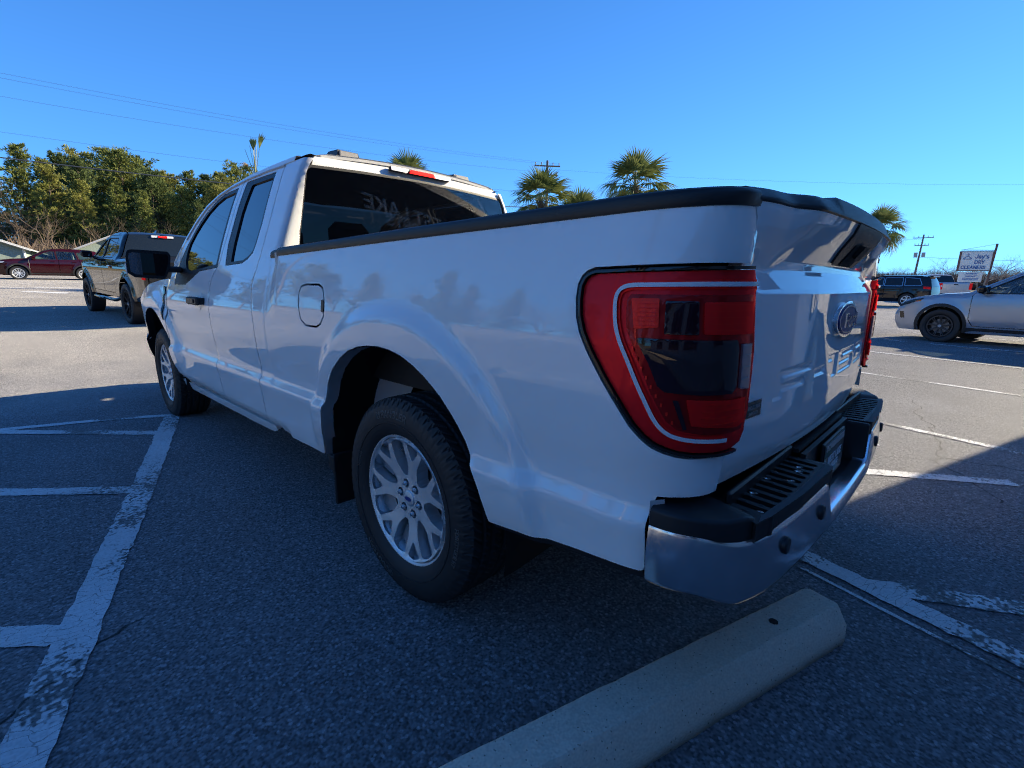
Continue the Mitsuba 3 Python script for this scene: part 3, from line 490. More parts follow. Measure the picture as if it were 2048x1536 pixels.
# ---- tail lamps
def ML(u, z):
    p = MB(u, z); k = sst(-1.0, -1.20, np.asarray(u, float)); p[..., 0] -= .020*k; p[..., 1] += .006*k; return p
def Moff(d): return lambda u, z: (lambda p, e: p)(MB(u, z), 0)
for sd in (0, 1):
    f = (lambda m: mirror(m)) if sd else (lambda m: m); LK = key_free(TK+'__tail_light'); lp = Polygon(light).buffer(-.003)
    add(LK, f(sheet(lp, ML, .022, .003, .02, off=-.0085, bstep=.012)), 'm_red_dark', True)
    S = lambda nm, p, mt, off, e=.002, dp=.01, st=.012: add(LK+'__'+nm, f(sheet(p, ML, st, e, dp, off=off)), mt, True)
    S('gasket', Polygon(light).buffer(.003).difference(Polygon(light).buffer(-.0065)).intersection(sbox(-1.205, 0, 0, 2)), 'm_black_gloss', .001, .0015, .02)
    led = LineString([(-1.238,1.199),(-1.075,1.197),(-.918,1.194),(-.901,1.188),(-.893,1.177),(-.891,1.160),(-.898,1.111),(-.911,1.078),(-.933,1.038),(-.958,.987),(-.977,.952),(-.997,.912),(-1.014,.890),(-1.034,.877),(-1.062,.871),(-1.10,.868),(-1.16,.866)])
    led = led.segmentize(.01); cs = np.array(led.coords); sm = gaussian_filter(cs, (1.2, 0)); sm[0], sm[-1] = cs[0], cs[-1]; led = LineString(sm)
    S('light_bar_bezel', led.buffer(.0125, cap_style='flat'), 'm_red', -.004, .003, .008)
    S('light_bar', led.buffer(.0066, cap_style='flat'), 'm_led', .0015, .002, .004, .01)
    S('inner_frame', rpoly([(-.922,1.180),(-1.232,1.180),(-1.266,1.06),(-1.262,.90),(-1.235,.872),(-1.10,.876),(-1.045,.886),(-1.02,.905),(-.985,.965),(-.948,1.045),(-.918,1.105),(-.912,1.165)], .008), 'm_red_frame', -.006, .004, .006)
    S('brake_reflector', rpoly([(-1.072,1.164),(-1.225,1.166),(-1.249,1.090),(-1.079,1.093)], .006), 'm_red', -.0005, .003)
    for i in range(5): S('brake_reflector__ridge', sbox(-1.200, 1.103+i*.013, -1.085, 1.106+i*.013), 'm_red_refl', .001, .0008, .002)
    S('turn_reflector', rpoly([(-.925,1.170),(-.992,1.171),(-.998,1.105),(-.940,1.100)], .006), 'm_red_refl', -.0008, .003)
    for i in range(6): S('turn_reflector__ridge', sbox(-.988, 1.110+i*.009, -.945, 1.1125+i*.009), 'm_red_dark', .001, .0006, .002)
    S('centre_panel', rpoly([(-.999,1.166),(-1.068,1.166),(-1.076,1.092),(-1.004,1.092)], .005), 'm_smoke', -.002, .003)
    S('sensor_cover', rpoly([(-.940,1.089),(-1.163,1.088),(-1.172,1.065),(-1.176,.982),(-1.160,.966),(-1.085,.966),(-1.016,.970),(-.999,.983),(-.978,1.03),(-.950,1.077)], .008), 'm_smoke', .003, .004, .012)
    S('reverse_lamp', rpoly([(-1.184,1.077),(-1.239,1.074),(-1.249,.966),(-1.190,.973)], .004), 'm_led_rose', .000, .003)
    for i in range(1, 4): S('reverse_lamp__ridge', sbox(-1.235, .97+i*.026, -1.195, .9715+i*.026), 'm_print_grey', .0012, .0006, .002)
    S('lower_reflector', rpoly([(-1.055,.963),(-1.236,.955),(-1.240,.892),(-1.205,.886),(-1.069,.899)], .006), 'm_red', -.001, .003)
    for i in range(4): S('lower_reflector__ridge', sbox(-1.200, .903+i*.014, -1.09, .9055+i*.014), 'm_red_refl', .001, .0008, .002)
    S('lower_divider', rpoly([(-1.030,.960),(-1.046,.958),(-1.066,.893),(-1.055,.890)], .004), 'm_smoke', .0, .002)
    for i in range(9):
        t = i/8; S('pixel', sbox(-.946-.092*t, 1.052-.15*t, -.940-.092*t, 1.062-.15*t), 'm_red_refl', -.0012, .0008, .003)
rplas('m_led_rose', (.36, .24, .27), .15)
# ---- rear step bumper
BK = TK+'__rear_bumper'
bp_ = np.array([(-.995,.985),(-1.03,.988),(-1.075,.980),(-1.115,.955),(-1.150,.910),(-1.178,.855),(-1.198,.79),(-1.212,.70),(-1.224,.55),(-1.232,.38),(-1.236,.20),(-1.238,0)])
bpl = np.vstack([bp_, (bp_*[1, -1])[::-1][1:]]); bpl = np.array(LineString(bpl).segmentize(.02).coords); bpl = np.stack([gaussian_filter(bpl[:, 0], 1.5, mode='nearest'), gaussian_filter(bpl[:, 1], 1.5, mode='nearest')], 1)
def bumper_face():
    t = np.gradient(bpl, axis=0); n = np.stack([t[:, 1], -t[:, 0]], 1); n /= np.linalg.norm(n, axis=1, keepdims=True)
    a = np.abs(bpl[:, 1]); notch = sst(.36, .29, a); corner = sst(.86, .98, a)
    ztop = .655-.112*notch+.030*corner; zbot = .492+.0*a+.040*corner
    rows = []
    for s, d in ((0, -.05), (0, -.012), (.02, -.003), (.08, .0), (.3, .004), (.6, .003), (.86, -.002), (.95, -.006), (1.0, -.016), (1.0, -.05)):
        z = zbot+(ztop-zbot)*s; rows.append(np.stack([bpl[:, 0]+n[:, 0]*d*1, bpl[:, 1]+n[:, 1]*d, z], 1))
    V = np.stack(rows, 1); k = V.shape[1]; m = len(bpl); i, j = np.meshgrid(np.arange(m-1), np.arange(k-1), indexing='ij'); q = (i*k+j).ravel()
    return tm(V.reshape(-1, 3), np.vstack([np.stack([q, q+k, q+k+1], 1), np.stack([q, q+k+1, q+1], 1)]))
_bf = bumper_face()
if ((_bf.face_normals*[[1, 0, 0]]).sum(1)).mean() > 0: _bf = tm(_bf.vertices, _bf.faces[:, ::-1])
add(BK, _bf, 'm_chrome', 45)
def pad_mesh(sgn):
    # corner pad: black band above the chrome at the corner, step pad between
    P = bpl[(bpl[:, 1]*sgn > .74)]; a = np.abs(P[:, 1]); t = np.gradient(P, axis=0); n = np.stack([t[:, 1], -t[:, 0]], 1); n /= np.linalg.norm(n, axis=1, keepdims=True)
    ctr = np.array([-1.0, .80*sgn]); sg = np.sign(((P-ctr)*n).sum(1).mean()); n = n*sg; zt = .672+.030*sst(.77, .86, a)+.012*sst(.9, 1., a); rows = []
    for d, z in ((-.012, 0*zt+.62), (-.004, 0*zt+.655), (-.004, zt-.010), (-.008, zt-.003), (-.016, zt), (-.075, zt+.002), (-.14, zt)):
        rows.append(np.stack([P[:, 0]+n[:, 0]*d, P[:, 1]+n[:, 1]*d, z], 1))
    V = np.stack(rows, 1); k = V.shape[1]; m = len(P); i, j = np.meshgrid(np.arange(m-1), np.arange(k-1), indexing='ij'); q = (i*k+j).ravel()
    return tm(V.reshape(-1, 3), np.vstack([np.stack([q, q+k, q+k+1], 1), np.stack([q, q+k+1, q+1], 1)]))
for sd in (0, 1):
    f = (lambda m: mirror(m)) if sd else (lambda m: m)
    add(BK+'__corner_pad', f(pad_mesh(1)), 'm_step', 40)
    sp = Polygon([(.318,-1.085),(.318,-1.225),(.335,-1.236),(.60,-1.225),(.79,-1.206),(.862,-1.192),(.800,-1.085)])
    Ms = lambda y, x: np.stack([x, y, .692+.0*x], -1); gro = unary_union([LineString([(yy, -1.112), (yy+.010, -1.182)]).buffer(.0058) for yy in np.linspace(.352, .765, 11)])
    k = add(BK+'__step_pad', f(sheet(sp.difference(gro), Ms, .03, .006, .05, bstep=.015)), 'm_step', 40)
    add(k+'__groove', f(sheet(gro.buffer(.002), Ms, .02, 0, 0, off=-.008)), 'm_under'); labels[add(k+'__scuffed_edge', f(sheet(Polygon([(.325,-1.205),(.335,-1.229),(.60,-1.219),(.785,-1.201),(.845,-1.188),(.80,-1.180),(.60,-1.199)]), Ms, .03, .001, .002, off=.0006)), 'm_scuff')] = {'label': 'grey scuffed rear edge of the step pad'}
    add(BK+'__step_lip', f(cat([bx(-1.112, -1.098, .30, .80, .66, .722, .005)])), 'm_black_trim', 30)
    add(BK+'__pad_side', f(cat([bx(-1.222, -1.09, .296, .32, .50, .688, .006)])), 'm_black_trim', 30)
    add(BK+'__mount', f(cat([bx(-1.18, -1.0, .40, .50, .46, .62), bx(-1.10, -.9, .30, .90, .50, .66)])), 'm_under')
    if not sd: add(BK+'__bracket', f(strip3(np.array([(-1.0,.975,.725),(-1.0,.968,.55)]), np.array([(-1.02,.945,.725),(-1.02,.94,.55)]))), 'm_white_shut')
    sens = revolve([(0, .008), (.018, .007), (.021, .003), (.021, -.01)], 20); 
    def sm_(y):
        j = np.argmin(np.abs(bpl[:len(bpl)//2, 1]-y)); m = sens.copy(); m.apply_transform(frame(np.array([bpl[j, 0]-.003, y, .592]), [0, -1, 0], [-1, 0, 0], [0, 0, 1])); return f(m)
    for yy in (.44, .70): add(BK+'__parking_sensor', sm_(yy), 'm_black_trim', 30)
rplas('m_scuff', (.14, .145, .15), .5)
for _i in range(18):
    y = rng.uniform(.40, .80); x = rng.uniform(-1.19, -1.11); r = rng.uniform(.004, .009)
    d = trimesh.creation.icosphere(2, r); d.apply_scale([1.3, .9, .4]); d.apply_translation((x, y, .692)); add(BK+'__water_drop', d, 'm_water', True)
scene['m_water'] = {'type': 'dielectric', 'int_ior': 1.33}
add(BK+'__centre_cover', cat([bx(-1.150, -1.135, -.30, .30, .50, .70), bx(-1.23, -1.10, -.30, .30, .515, .535, .008), bx(-1.13, -1.085, -.30, .30, .70, .712)]), 'm_black_trim', 30)
PL = TK+'__plate'
add(PL, bx(-1.168, -1.160, -.155, .155, .545, .70, .002), 'm_black_trim'); add(PL+'__sheet', bx(-1.171, -1.1685, -.148, .148, .552, .694), 'm_sticker')
add(PL+'__top_band', bx(-1.1722, -1.1712, -.13, .13, .668, .690), 'm_print_grey')
add(PL+'__lettering', cat([text_on('WEST LAKE', .026, (-1.1722, 0, .632), (0, -1, 0), (0, 0, 1), .001, True), text_on('IMPORTS', .020, (-1.1722, 0, .600), (0, -1, 0), (0, 0, 1), .001, True)]), 'm_print_white')
add(PL+'__palm_print', cat([tm([(-1.1723, .10+.012*math.cos(a), .645+.0*math.sin(a)), (-1.1723, .10+.04*math.cos(a+.1), .645+.04*math.sin(a+.1)), (-1.1723, .10+.04*math.cos(a-.1), .645+.04*math.sin(a-.1))], [[0, 1, 2]]) for a in np.linspace(.2, 2.9, 7)]), 'm_green_print')
add(TK+'__hitch', cat([bx(-1.20, -.6, -.035, .035, .40, .47), bx(-1.16, -1.06, -.5, .5, .40, .48)]), 'm_under')
# ---- underbody
add(TK+'__chassis', cat([bx(-1.0, 4.3, .42, .52, .40, .56), bx(-1.0, 4.3, -.52, -.42, .40, .56), bx(-.95, 4.2, -.75, .75, .52, .60), bx(1.2, 3.1, -.84, .84, .40, .52), bx(1.15, 3.3, -.88, .88, .42, .60)]), 'm_under')
add(TK+'__axle', cat([trimesh.creation.cylinder(.045, 1.5, transform=trimesh.transformations.rotation_matrix(math.pi/2, [1, 0, 0])).apply_translation((0, 0, .39)), trimesh.creation.icosphere(2, .15).apply_translation((0, 0, .38)), trimesh.creation.cylinder(.05, 1.4, transform=trimesh.transformations.rotation_matrix(math.pi/2, [1, 0, 0])).apply_translation((3.693, 0, .39))]), 'm_under', True)
add(TK+'__spare_tyre', trimesh.creation.cylinder(.36, .2).apply_translation((-.55, 0, .44)), 'm_under', 30)
def flap(x, y0, y1): return cat([bx(x-.008, x+.008, y0, y1, .20, .44, .004), bx(x-.012, x+.04, y1-.02, y1+.004, .36, .43, .004)])
both(TK+'__mud_flap', flap(.535, .70, .975), 'm_black_rough', False)
# ---- cab interior seen through the glass
SK = TK+'__seat'
for yy in (.40, -.40):
    k = add(SK, cat([bx(2.30, 2.45, yy-.26, yy+.26, .75, 1.35, .06), bx(2.38, 2.9, yy-.26, yy+.26, .70, .86, .06)]), 'm_seat', 40); add(k+'__headrest', bx(2.27, 2.37, yy-.14, yy+.14, 1.40, 1.60, .05), 'm_seat', 40)
for yy in (.42, -.42, 0):
    k = add(TK+'__rear_seat', bx(1.30, 1.44, yy-.27, yy+.27, .72, 1.36, .05), 'm_seat', 40)
    if yy: add(k+'__headrest', bx(1.27, 1.36, yy-.13, yy+.13, 1.385, 1.54, .045), 'm_seat', 40)
add(TK+'__dashboard', bx(2.95, 3.2, -.80, .80, .8, 1.16, .05), 'm_interior', 30); add(TK+'__cab_floor', bx(1.15, 3.3, -.84, .84, .60, .64), 'm_interior'); add(TK+'__headliner', bx(1.25, 2.45, -.62, .62, 1.805, 1.815), 'm_interior')
_st = trimesh.creation.torus(.18, .016); _st.apply_transform(trimesh.transformations.rotation_matrix(math.radians(65), [0, 1, 0])); _st.apply_translation((2.78, .40, 1.12)); add(TK+'__steering_wheel', _st, 'm_interior', True)
# ---- roof marker lamps with sensor pods on the roof
def marker():
    P = [(-.10, 0), (.10, 0), (.075, .028), (-.04, .034), (-.085, .030)]
    return Polygon(P)
for yy, xx in ((.42, 1.34), (-.42, 1.34)):
    zz = float(MR(np.array([yy]), np.array([xx]))[0, 2])-.004; k = key_free(TK+'__roof_lamp')
    body = trimesh.convex.convex_hull(np.array([(xx+a, yy+b, zz+c) for a, b, c in ((-.07,.075,0),(-.07,-.075,0),(.13,.075,0),(.13,-.075,0),(-.062,.062,.046),(-.062,-.062,.046),(.05,.06,.054),(.05,-.06,.054),(.11,.05,.02),(.11,-.05,.02))]))
    add(k, body, 'm_black_trim', 25); add(k+'__lens', bx(xx-.074, xx-.062, yy-.055, yy+.055, zz+.008, zz+.041, .003), 'm_lens_grey', 30)
rplas('m_lens_grey', (.35, .34, .33), .2)
# ---- wheels
rplas('m_rubber', (.028, .028, .03), .38); rplas('m_rubber_text', (.15, .14, .13), .4)
RT = .395; TW = .137
def tyre_mesh(nt=540, R=RT, rr=.246, W=TW, tread=True):
    prof = [(rr, -W+.03), (rr+.02, -W+.010), (rr+.055, -W+.001), (rr+.09, -W), (rr+.118, -W+.009), (R-.014, -W+.020)]
    ys = np.linspace(-W+.028, W-.028, 41); right = [(a, -b) for a, b in prof[::-1]]
    pr = np.array(prof+[(R-.004*(abs(y)/(W-.028))**4, y) for y in ys]+right); n0 = len(prof)
    th = np.arange(nt)/nt*2*np.pi; Rr = np.repeat(pr[None, :, 0], nt, 0); Y = np.repeat(pr[None, :, 1], nt, 0); TH = np.repeat(th[:, None], len(pr), 1)
    if tread:
        a = np.abs(Y); g = np.zeros_like(Rr); on = (np.arange(len(pr)) >= n0-1) & (np.arange(len(pr)) < n0+len(ys)+1)
        for yc in (.028, .068): g = np.maximum(g, sst(.0085, .0045, np.abs(a-yc)))
        N = 72; ph = TH/(2*np.pi)*N+Y*26*np.sign(Y+1e-9); fr = ph-np.floor(ph); sl = sst(.13, .08, np.minimum(fr, 1-fr))
        g = np.maximum(g, sl*(a > .072)); N2 = 96; fr2 = TH/(2*np.pi)*N2+Y*30; fr2 = fr2-np.floor(fr2); g = np.maximum(g, .7*sst(.10, .06, np.minimum(fr2, 1-fr2))*(a < .064)*(np.abs(a-.028) > .006))
        Rr = Rr-.0085*g*on[None]
        # shoulder blocks run down the sidewall edge
        k = n0-1; Rr[:, k-1] += .0; blk = sst(.35, .30, np.abs(fr-.5)); Y[:, k-1] -= .0025*blk[:, k-1]; Y[:, -k] += .0025*blk[:, -k]
    V = np.stack([Rr*np.cos(TH), Y, Rr*np.sin(TH)], -1).reshape(-1, 3); m = len(pr); i = np.arange(nt)[:, None]; j = np.arange(m-1)[None]; A = (i*m+j).ravel(); B = (((i+1) % nt)*m+j).ravel()
    return tm(V, np.vstack([np.stack([A, B, B+1], 1), np.stack([A, B+1, A+1], 1)]))
def ring_text(txt, h, r, a0, yface, depth=.0015, bold=True):
    m = meshkit.text_mesh(txt, h, depth, bold); m = m.subdivide_to_size(.02) if hasattr(m, 'subdivide_to_size') else m; v = np.array(m.vertices); v[:, 0] -= (v[:, 0].min()+v[:, 0].max())/2
    a = math.radians(a0)+v[:, 0]/(r+h*.5)*1.0  # reads clockwise seen from outside (+y, x to the left)
    rad = r+v[:, 1]; return tm(np.stack([rad*np.sin(-a), yface(rad)+v[:, 2], rad*np.cos(a)], 1), m.faces)
def side_y(r): return np.interp(r, [.246, .266, .301, .336, .364, .381], [TW-.03, TW-.010, TW-.001, TW, TW-.009, TW-.020])
tyre = tyre_mesh()
TXT = [ring_text('WRANGLER', .026, .322, -6, side_y), ring_text('GOODYEAR', .026, .322, 180+28, side_y), ring_text('FORTITUDE HT', .015, .330, 100, side_y), ring_text('275/65R18', .010, .29, -70, side_y)]
ribs = revolve([(.300, TW-.0015), (.3005, TW+.0012), (.303, TW+.0012), (.3035, TW-.0015)], 120)
def face_map(u, v):
    r = np.hypot(u, v); return np.stack([u, .108-.020*sst(.235, .07, r)+.010*sst(.225, .245, r), v], -1)
def pol(r, a): a = math.radians(a); return (r*math.sin(a), r*math.cos(a))
pock, trg = [], []
for i in range(7):
    a = i*360/7+11
    pock.append(rpoly([pol(.096, a-4), pol(.096, a+4), pol(.125, a+11), pol(.150, a+12.5), pol(.190, a+10.5), pol(.221, a+9.5), pol(.225, a+5), pol(.227, a), pol(.225, a-5), pol(.221, a-9.5), pol(.190, a-10.5), pol(.150, a-12.5), pol(.125, a-11)], .004))
    b = a+180/7; trg.append(rpoly([pol(.172, b), pol(.224, b+8), pol(.229, b), pol(.224, b-8)], .003))
lug = [pol(.0600, 60*i+20) for i in range(6)]
rf = Point(0, 0).buffer(.241, quad_segs=40)
for q in pock: rf = rf.difference(q)
pockets_tri = unary_union(trg); lugs = unary_union([Point(p).buffer(.0135, quad_segs=8) for p in lug])
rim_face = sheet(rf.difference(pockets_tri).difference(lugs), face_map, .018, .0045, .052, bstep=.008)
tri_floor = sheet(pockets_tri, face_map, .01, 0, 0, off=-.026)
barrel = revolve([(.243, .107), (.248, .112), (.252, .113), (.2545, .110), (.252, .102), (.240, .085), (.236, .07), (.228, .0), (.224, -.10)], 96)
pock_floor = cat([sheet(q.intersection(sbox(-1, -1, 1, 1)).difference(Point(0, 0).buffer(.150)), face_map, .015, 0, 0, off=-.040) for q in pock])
disc = cat([trimesh.creation.cylinder(.165, .02, sections=48), ]); disc.apply_transform(trimesh.transformations.rotation_matrix(math.pi/2, [1, 0, 0])); disc.apply_translation((0, .02, 0))
hubm = cat([trimesh.creation.cylinder(.085, .06, sections=32)]); hubm.apply_transform(trimesh.transformations.rotation_matrix(math.pi/2, [1, 0, 0])); hubm.apply_translation((0, .03, 0))
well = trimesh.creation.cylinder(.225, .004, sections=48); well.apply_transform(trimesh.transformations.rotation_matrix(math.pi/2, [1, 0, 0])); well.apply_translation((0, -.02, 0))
nut = revolve([(0, .025), (.006, .024), (.0095, .018), (.010, .0), (.0115, -.02)], 12)
ccap = revolve([(0, .012), (.020, .0115), (.029, .009), (.0325, .004), (.033, -.02)], 32)
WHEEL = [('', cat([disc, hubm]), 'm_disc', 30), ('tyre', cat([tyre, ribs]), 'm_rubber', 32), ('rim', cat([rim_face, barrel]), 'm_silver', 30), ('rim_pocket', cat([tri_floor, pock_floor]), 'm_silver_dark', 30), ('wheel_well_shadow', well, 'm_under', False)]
WHEEL += [('tyre_lettering', t_, 'm_rubber_text', False) for t_ in TXT]
for p in lug:
    m = nut.copy(); m.apply_translation((p[0], face_map(np.array(p[0]), np.array(p[1]))[1]-.012, p[1])); WHEEL.append(('lug_nut', m, 'm_chrome', 30))
m = ccap.copy(); m.apply_translation((0, .084, 0)); WHEEL.append(('centre_cap', m, 'm_silver', 30))
m = sheet(ell(.021, .010, 32), lambda u, v: np.stack([u, 0*u+.0968, v], -1), .01, .001, .002); WHEEL.append(('cap_badge', m, 'm_badge_blue', 30))
m = tube([pol(.20, 12)[:1]+(.06,)+pol(.20, 12)[1:], (pol(.19, 12)[0], .095, pol(.19, 12)[1])], .004, 8); WHEEL.append(('valve_stem', m, 'm_chrome', 30))
def wheel(owner, parts, x, yc, z, rot=0, right=False, name='wheel', s=1.0):
    k = key_free(f'{owner}__{name}')
    A = M4(0, 0, 0); c, q = math.cos(math.radians(rot)), math.sin(math.radians(rot)); R = np.eye(4); R[0, 0], R[0, 2], R[2, 0], R[2, 2] = c, q, -q, c
    if right: R = np.diag([-1., -1, 1, 1])@R
    R = R*s; R[3, 3] = 1; R[:3, 3] = x, yc, z
    for nm, m, b, sm in parts:
        mm = m.copy(); mm.apply_transform(R); add(k+('__'+nm if nm else ''), mm, b, sm)
    return k
for xx in (0., 3.693):
    wheel(TK, WHEEL, xx, .848, RT-.004, 0 if xx == 0 else 25); wheel(TK, WHEEL, xx, -.848, RT-.004, 15, True)

# =================================================================== unseen shop, wing and sign, placed to reflect in glass and shade stalls
def lbox(s0, s1, n0, n1, z0, z1, b=0):
    m = bx(s0, s1, n0, n1, z0, z1, b); v = np.array(m.vertices); m.vertices = np.stack([v[:, 0]*SV[0]+v[:, 1]*NV[0], v[:, 0]*SV[1]+v[:, 1]*NV[1], v[:, 2]], 1); return m
def lpt(s, n, z): p = lot(s, n); return np.array([p[0], p[1], z])
SH = 'unseen_shop_building'; tag(SH, 'low pale shop out of view behind the camera, placed to mirror in the paint of the white truck', 'building')
def f_brick(p, n, uv):
    t = p.x*NV[0]+p.y*NV[1]; row = dr.floor(p.z/.075); off = .5*(row-2*dr.floor(row/2)); bx_ = t/.22+off; fx = bx_-dr.floor(bx_); fz = p.z/.075-row
    mort = dr.maximum(smoothstep(.04, .02, fx), smoothstep(.12, .06, fz)); c = cell_rand(dr.floor(bx_), row, 3)
    return mix(mix((.24, .15, .11), (.33, .22, .17), c), (.34, .31, .28), mort)
mat('m_brick', mikit.proc(f_brick), .85); mat('m_wall_grey', (.56, .56, .54), .8); mat('m_fascia', (.075, .06, .058), .7); mat('m_trim_paint', (.42, .40, .37), .6); mat('m_soffit', (.30, .29, .28), .8); mat('m_roof_sheet', (.12, .12, .13), .6)
add(SH, lbox(-16.0, -7.5, -6.3, 16, 0, 3.3), 'm_wall_grey'); add(SH+'__sidewalk', lbox(-7.5, -5.6, -6.3, 16, -.02, .12, .01), 'm_concrete')  # out of view; kept low and pale so the tailgate gets more light
add(SH+'__fascia', lbox(-7.6, -7.2, -6.3, 16, 3.3, 3.9), 'm_fascia')
add(SH+'__gable', tm([lpt(-7.3, -6.3, 3.9), lpt(-7.3, 16, 3.9), lpt(-7.3, 16, 4.1), lpt(-7.3, 8.5, 4.2), lpt(-7.3, .5, 4.6), lpt(-7.3, -6.3, 4.2), lpt(-16, -6.3, 4.2), lpt(-16, .5, 4.6), lpt(-16, 8.5, 4.2), lpt(-16, 16, 4.1), lpt(-16, -6.3, 3.2), lpt(-16, 16, 3.2)],
         [[0, 1, 2], [0, 2, 3], [0, 3, 4], [0, 4, 5], [2, 9, 8], [2, 8, 3], [3, 8, 7], [3, 7, 4], [4, 7, 6], [4, 6, 5], [0, 5, 6], [0, 6, 10], [6, 7, 10], [7, 8, 11], [8, 9, 11], [7, 11, 10], [1, 11, 9], [1, 9, 2]]), 'm_fascia')
for _n in (-4.5, -1.8, 3.2, 6.4, 10.5): k = add(SH+'__shop_window', lbox(-7.53, -7.46, _n-1.1, _n+1.1, .7, 2.7), 'm_smoke'); add(k+'__frame', cat([lbox(-7.5, -7.43, _n-1.16, _n-1.1, .64, 2.76), lbox(-7.5, -7.43, _n+1.1, _n+1.16, .64, 2.76), lbox(-7.5, -7.43, _n-1.1, _n+1.1, 2.7, 2.76), lbox(-7.5, -7.43, _n-1.1, _n+1.1, .64, .7)]), 'm_trim_paint')
_ex = np.array([NV[0], NV[1], 0.])
CN = 'unseen_overhead_sign'; tag(CN, 'dark overhead sign beam out of view, placed so its WEST LAKE IMPORTS lettering mirrors in the rear window', 'sign')  # out of view; placed so its letters reflect in the rear window
add(CN, lbox(-1.42, -1.24, -2.6, 5.5, 2.44, 3.15), 'm_fascia')
for _n in (5.3,): add(CN+'__post', lbox(-1.40, -1.28, _n-.07, _n+.07, 0, 2.44, .01), 'm_trim_paint')
for _t, _hh, _z, _w in (('WEST LAKE', .17, 2.66, 1.75), ('IMPORTS', .12, 2.50, 1.9)): labels[add(CN+'__sign_lettering', text_on(_t, _hh, lpt(-1.235, -2.65, _z), _ex, (0, 0, 1), .02, True, True, _w), 'm_print_white')] = {'label': 'pale letters '+_t+' on the dark fascia'}
WG = 'unseen_shop_wing'; tag(WG, 'unseen low grey wing of the shop at the right, placed and shaped to shade the stalls and the tailgate', 'building')
add(WG, lbox(-16, -1.45, -30, -2.7, 0, 2.8), 'm_wall_grey'); add(WG+'__parapet', lbox(-16, -1.24, -30, -2.6, 2.44, 3.15), 'm_fascia'); add(WG+'__roof', tm([lpt(-1.42, -2.6, 3.16), lpt(-1.42, -30, 3.16), lpt(-4.4, -30, 5.25), lpt(-4.4, -2.6, 5.25), lpt(-8, -30, 3.0), lpt(-8, -2.6, 3.0)], [[0, 1, 2], [0, 2, 3], [3, 2, 4], [3, 4, 5], [0, 3, 5]]), 'm_roof_sheet')  # out of view; height and roof slope shaped to shade the tailgate
for _n in (-8, -12, -17, -21): add(WG+'__shop_window', lbox(-1.5, -1.41, _n-1.2, _n+1.2, .7, 2.7), 'm_smoke')

# =================================================================== wheel stops
def stop_mesh(L=1.83):
    pr = np.array([(-.092, 0), (-.096, .02), (-.094, .072), (-.060, .122), (-.052, .128), (.052, .128), (.060, .122), (.094, .072), (.096, .02), (.092, 0)]); ns = np.concatenate([[0, .012, .03], np.linspace(.06, L-.06, 60), [L-.03, L-.012, L]])
    V = []
    for t in ns:
        e = min(t, L-t); k = 1-.14*max(0, 1-e/.03)**2; V.append(np.stack([pr[:, 0]*k, np.full(len(pr), t-L/2), pr[:, 1]*(1-.05*max(0, 1-e/.03)**2)], 1))
    V = np.array(V); n, m = V.shape[:2]; V = V.reshape(-1, 3); nn = meshkit.fbm(V*[22, 22, 22], 3, 5)-.5; V[:, 0] += .006*nn; V[:, 2] += .004*(nn)*(V[:, 2] > .01)
    i, j = np.meshgrid(np.arange(n-1), np.arange(m-1), indexing='ij'); a = (i*m+j).ravel()
    ends = [[0, j, j+1] for j in range(1, m-1)]+[[(n-1)*m, (n-1)*m+j+1, (n-1)*m+j] for j in range(1, m-1)]
    return tm(V, np.vstack([np.stack([a, a+m, a+m+1], 1), np.stack([a, a+m+1, a+1], 1), ends]))
_sm = stop_mesh(); _rotS = -17.0
for _i, _n in enumerate((.595, -5.0, -7.7, -10.4, -15.9, -18.6)):
    k = 'wheel_stop' if _i == 0 else key_free('wheel_stop'); P = lot(-1.165, _n)
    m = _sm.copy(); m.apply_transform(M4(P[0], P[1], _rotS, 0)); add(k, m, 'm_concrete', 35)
    if _i == 0: tag(k, 'weathered concrete wheel stop lying behind the chrome bumper in the foreground', 'wheel stop', 'concrete wheel stops along the shop front')
    else: tag(k, f'{ordw(_i+1)} concrete wheel stop along the shop front, outside the right edge of the photo', 'wheel stop', 'concrete wheel stops along the shop front')
    for dn in (-.62, .62):
        h = trimesh.creation.cylinder(.014, .004, sections=20); q = lot(-1.165, _n+dn); h.apply_translation((q[0]-.004, q[1], .1285)); add(k+'__anchor_hole', h, 'm_hole')

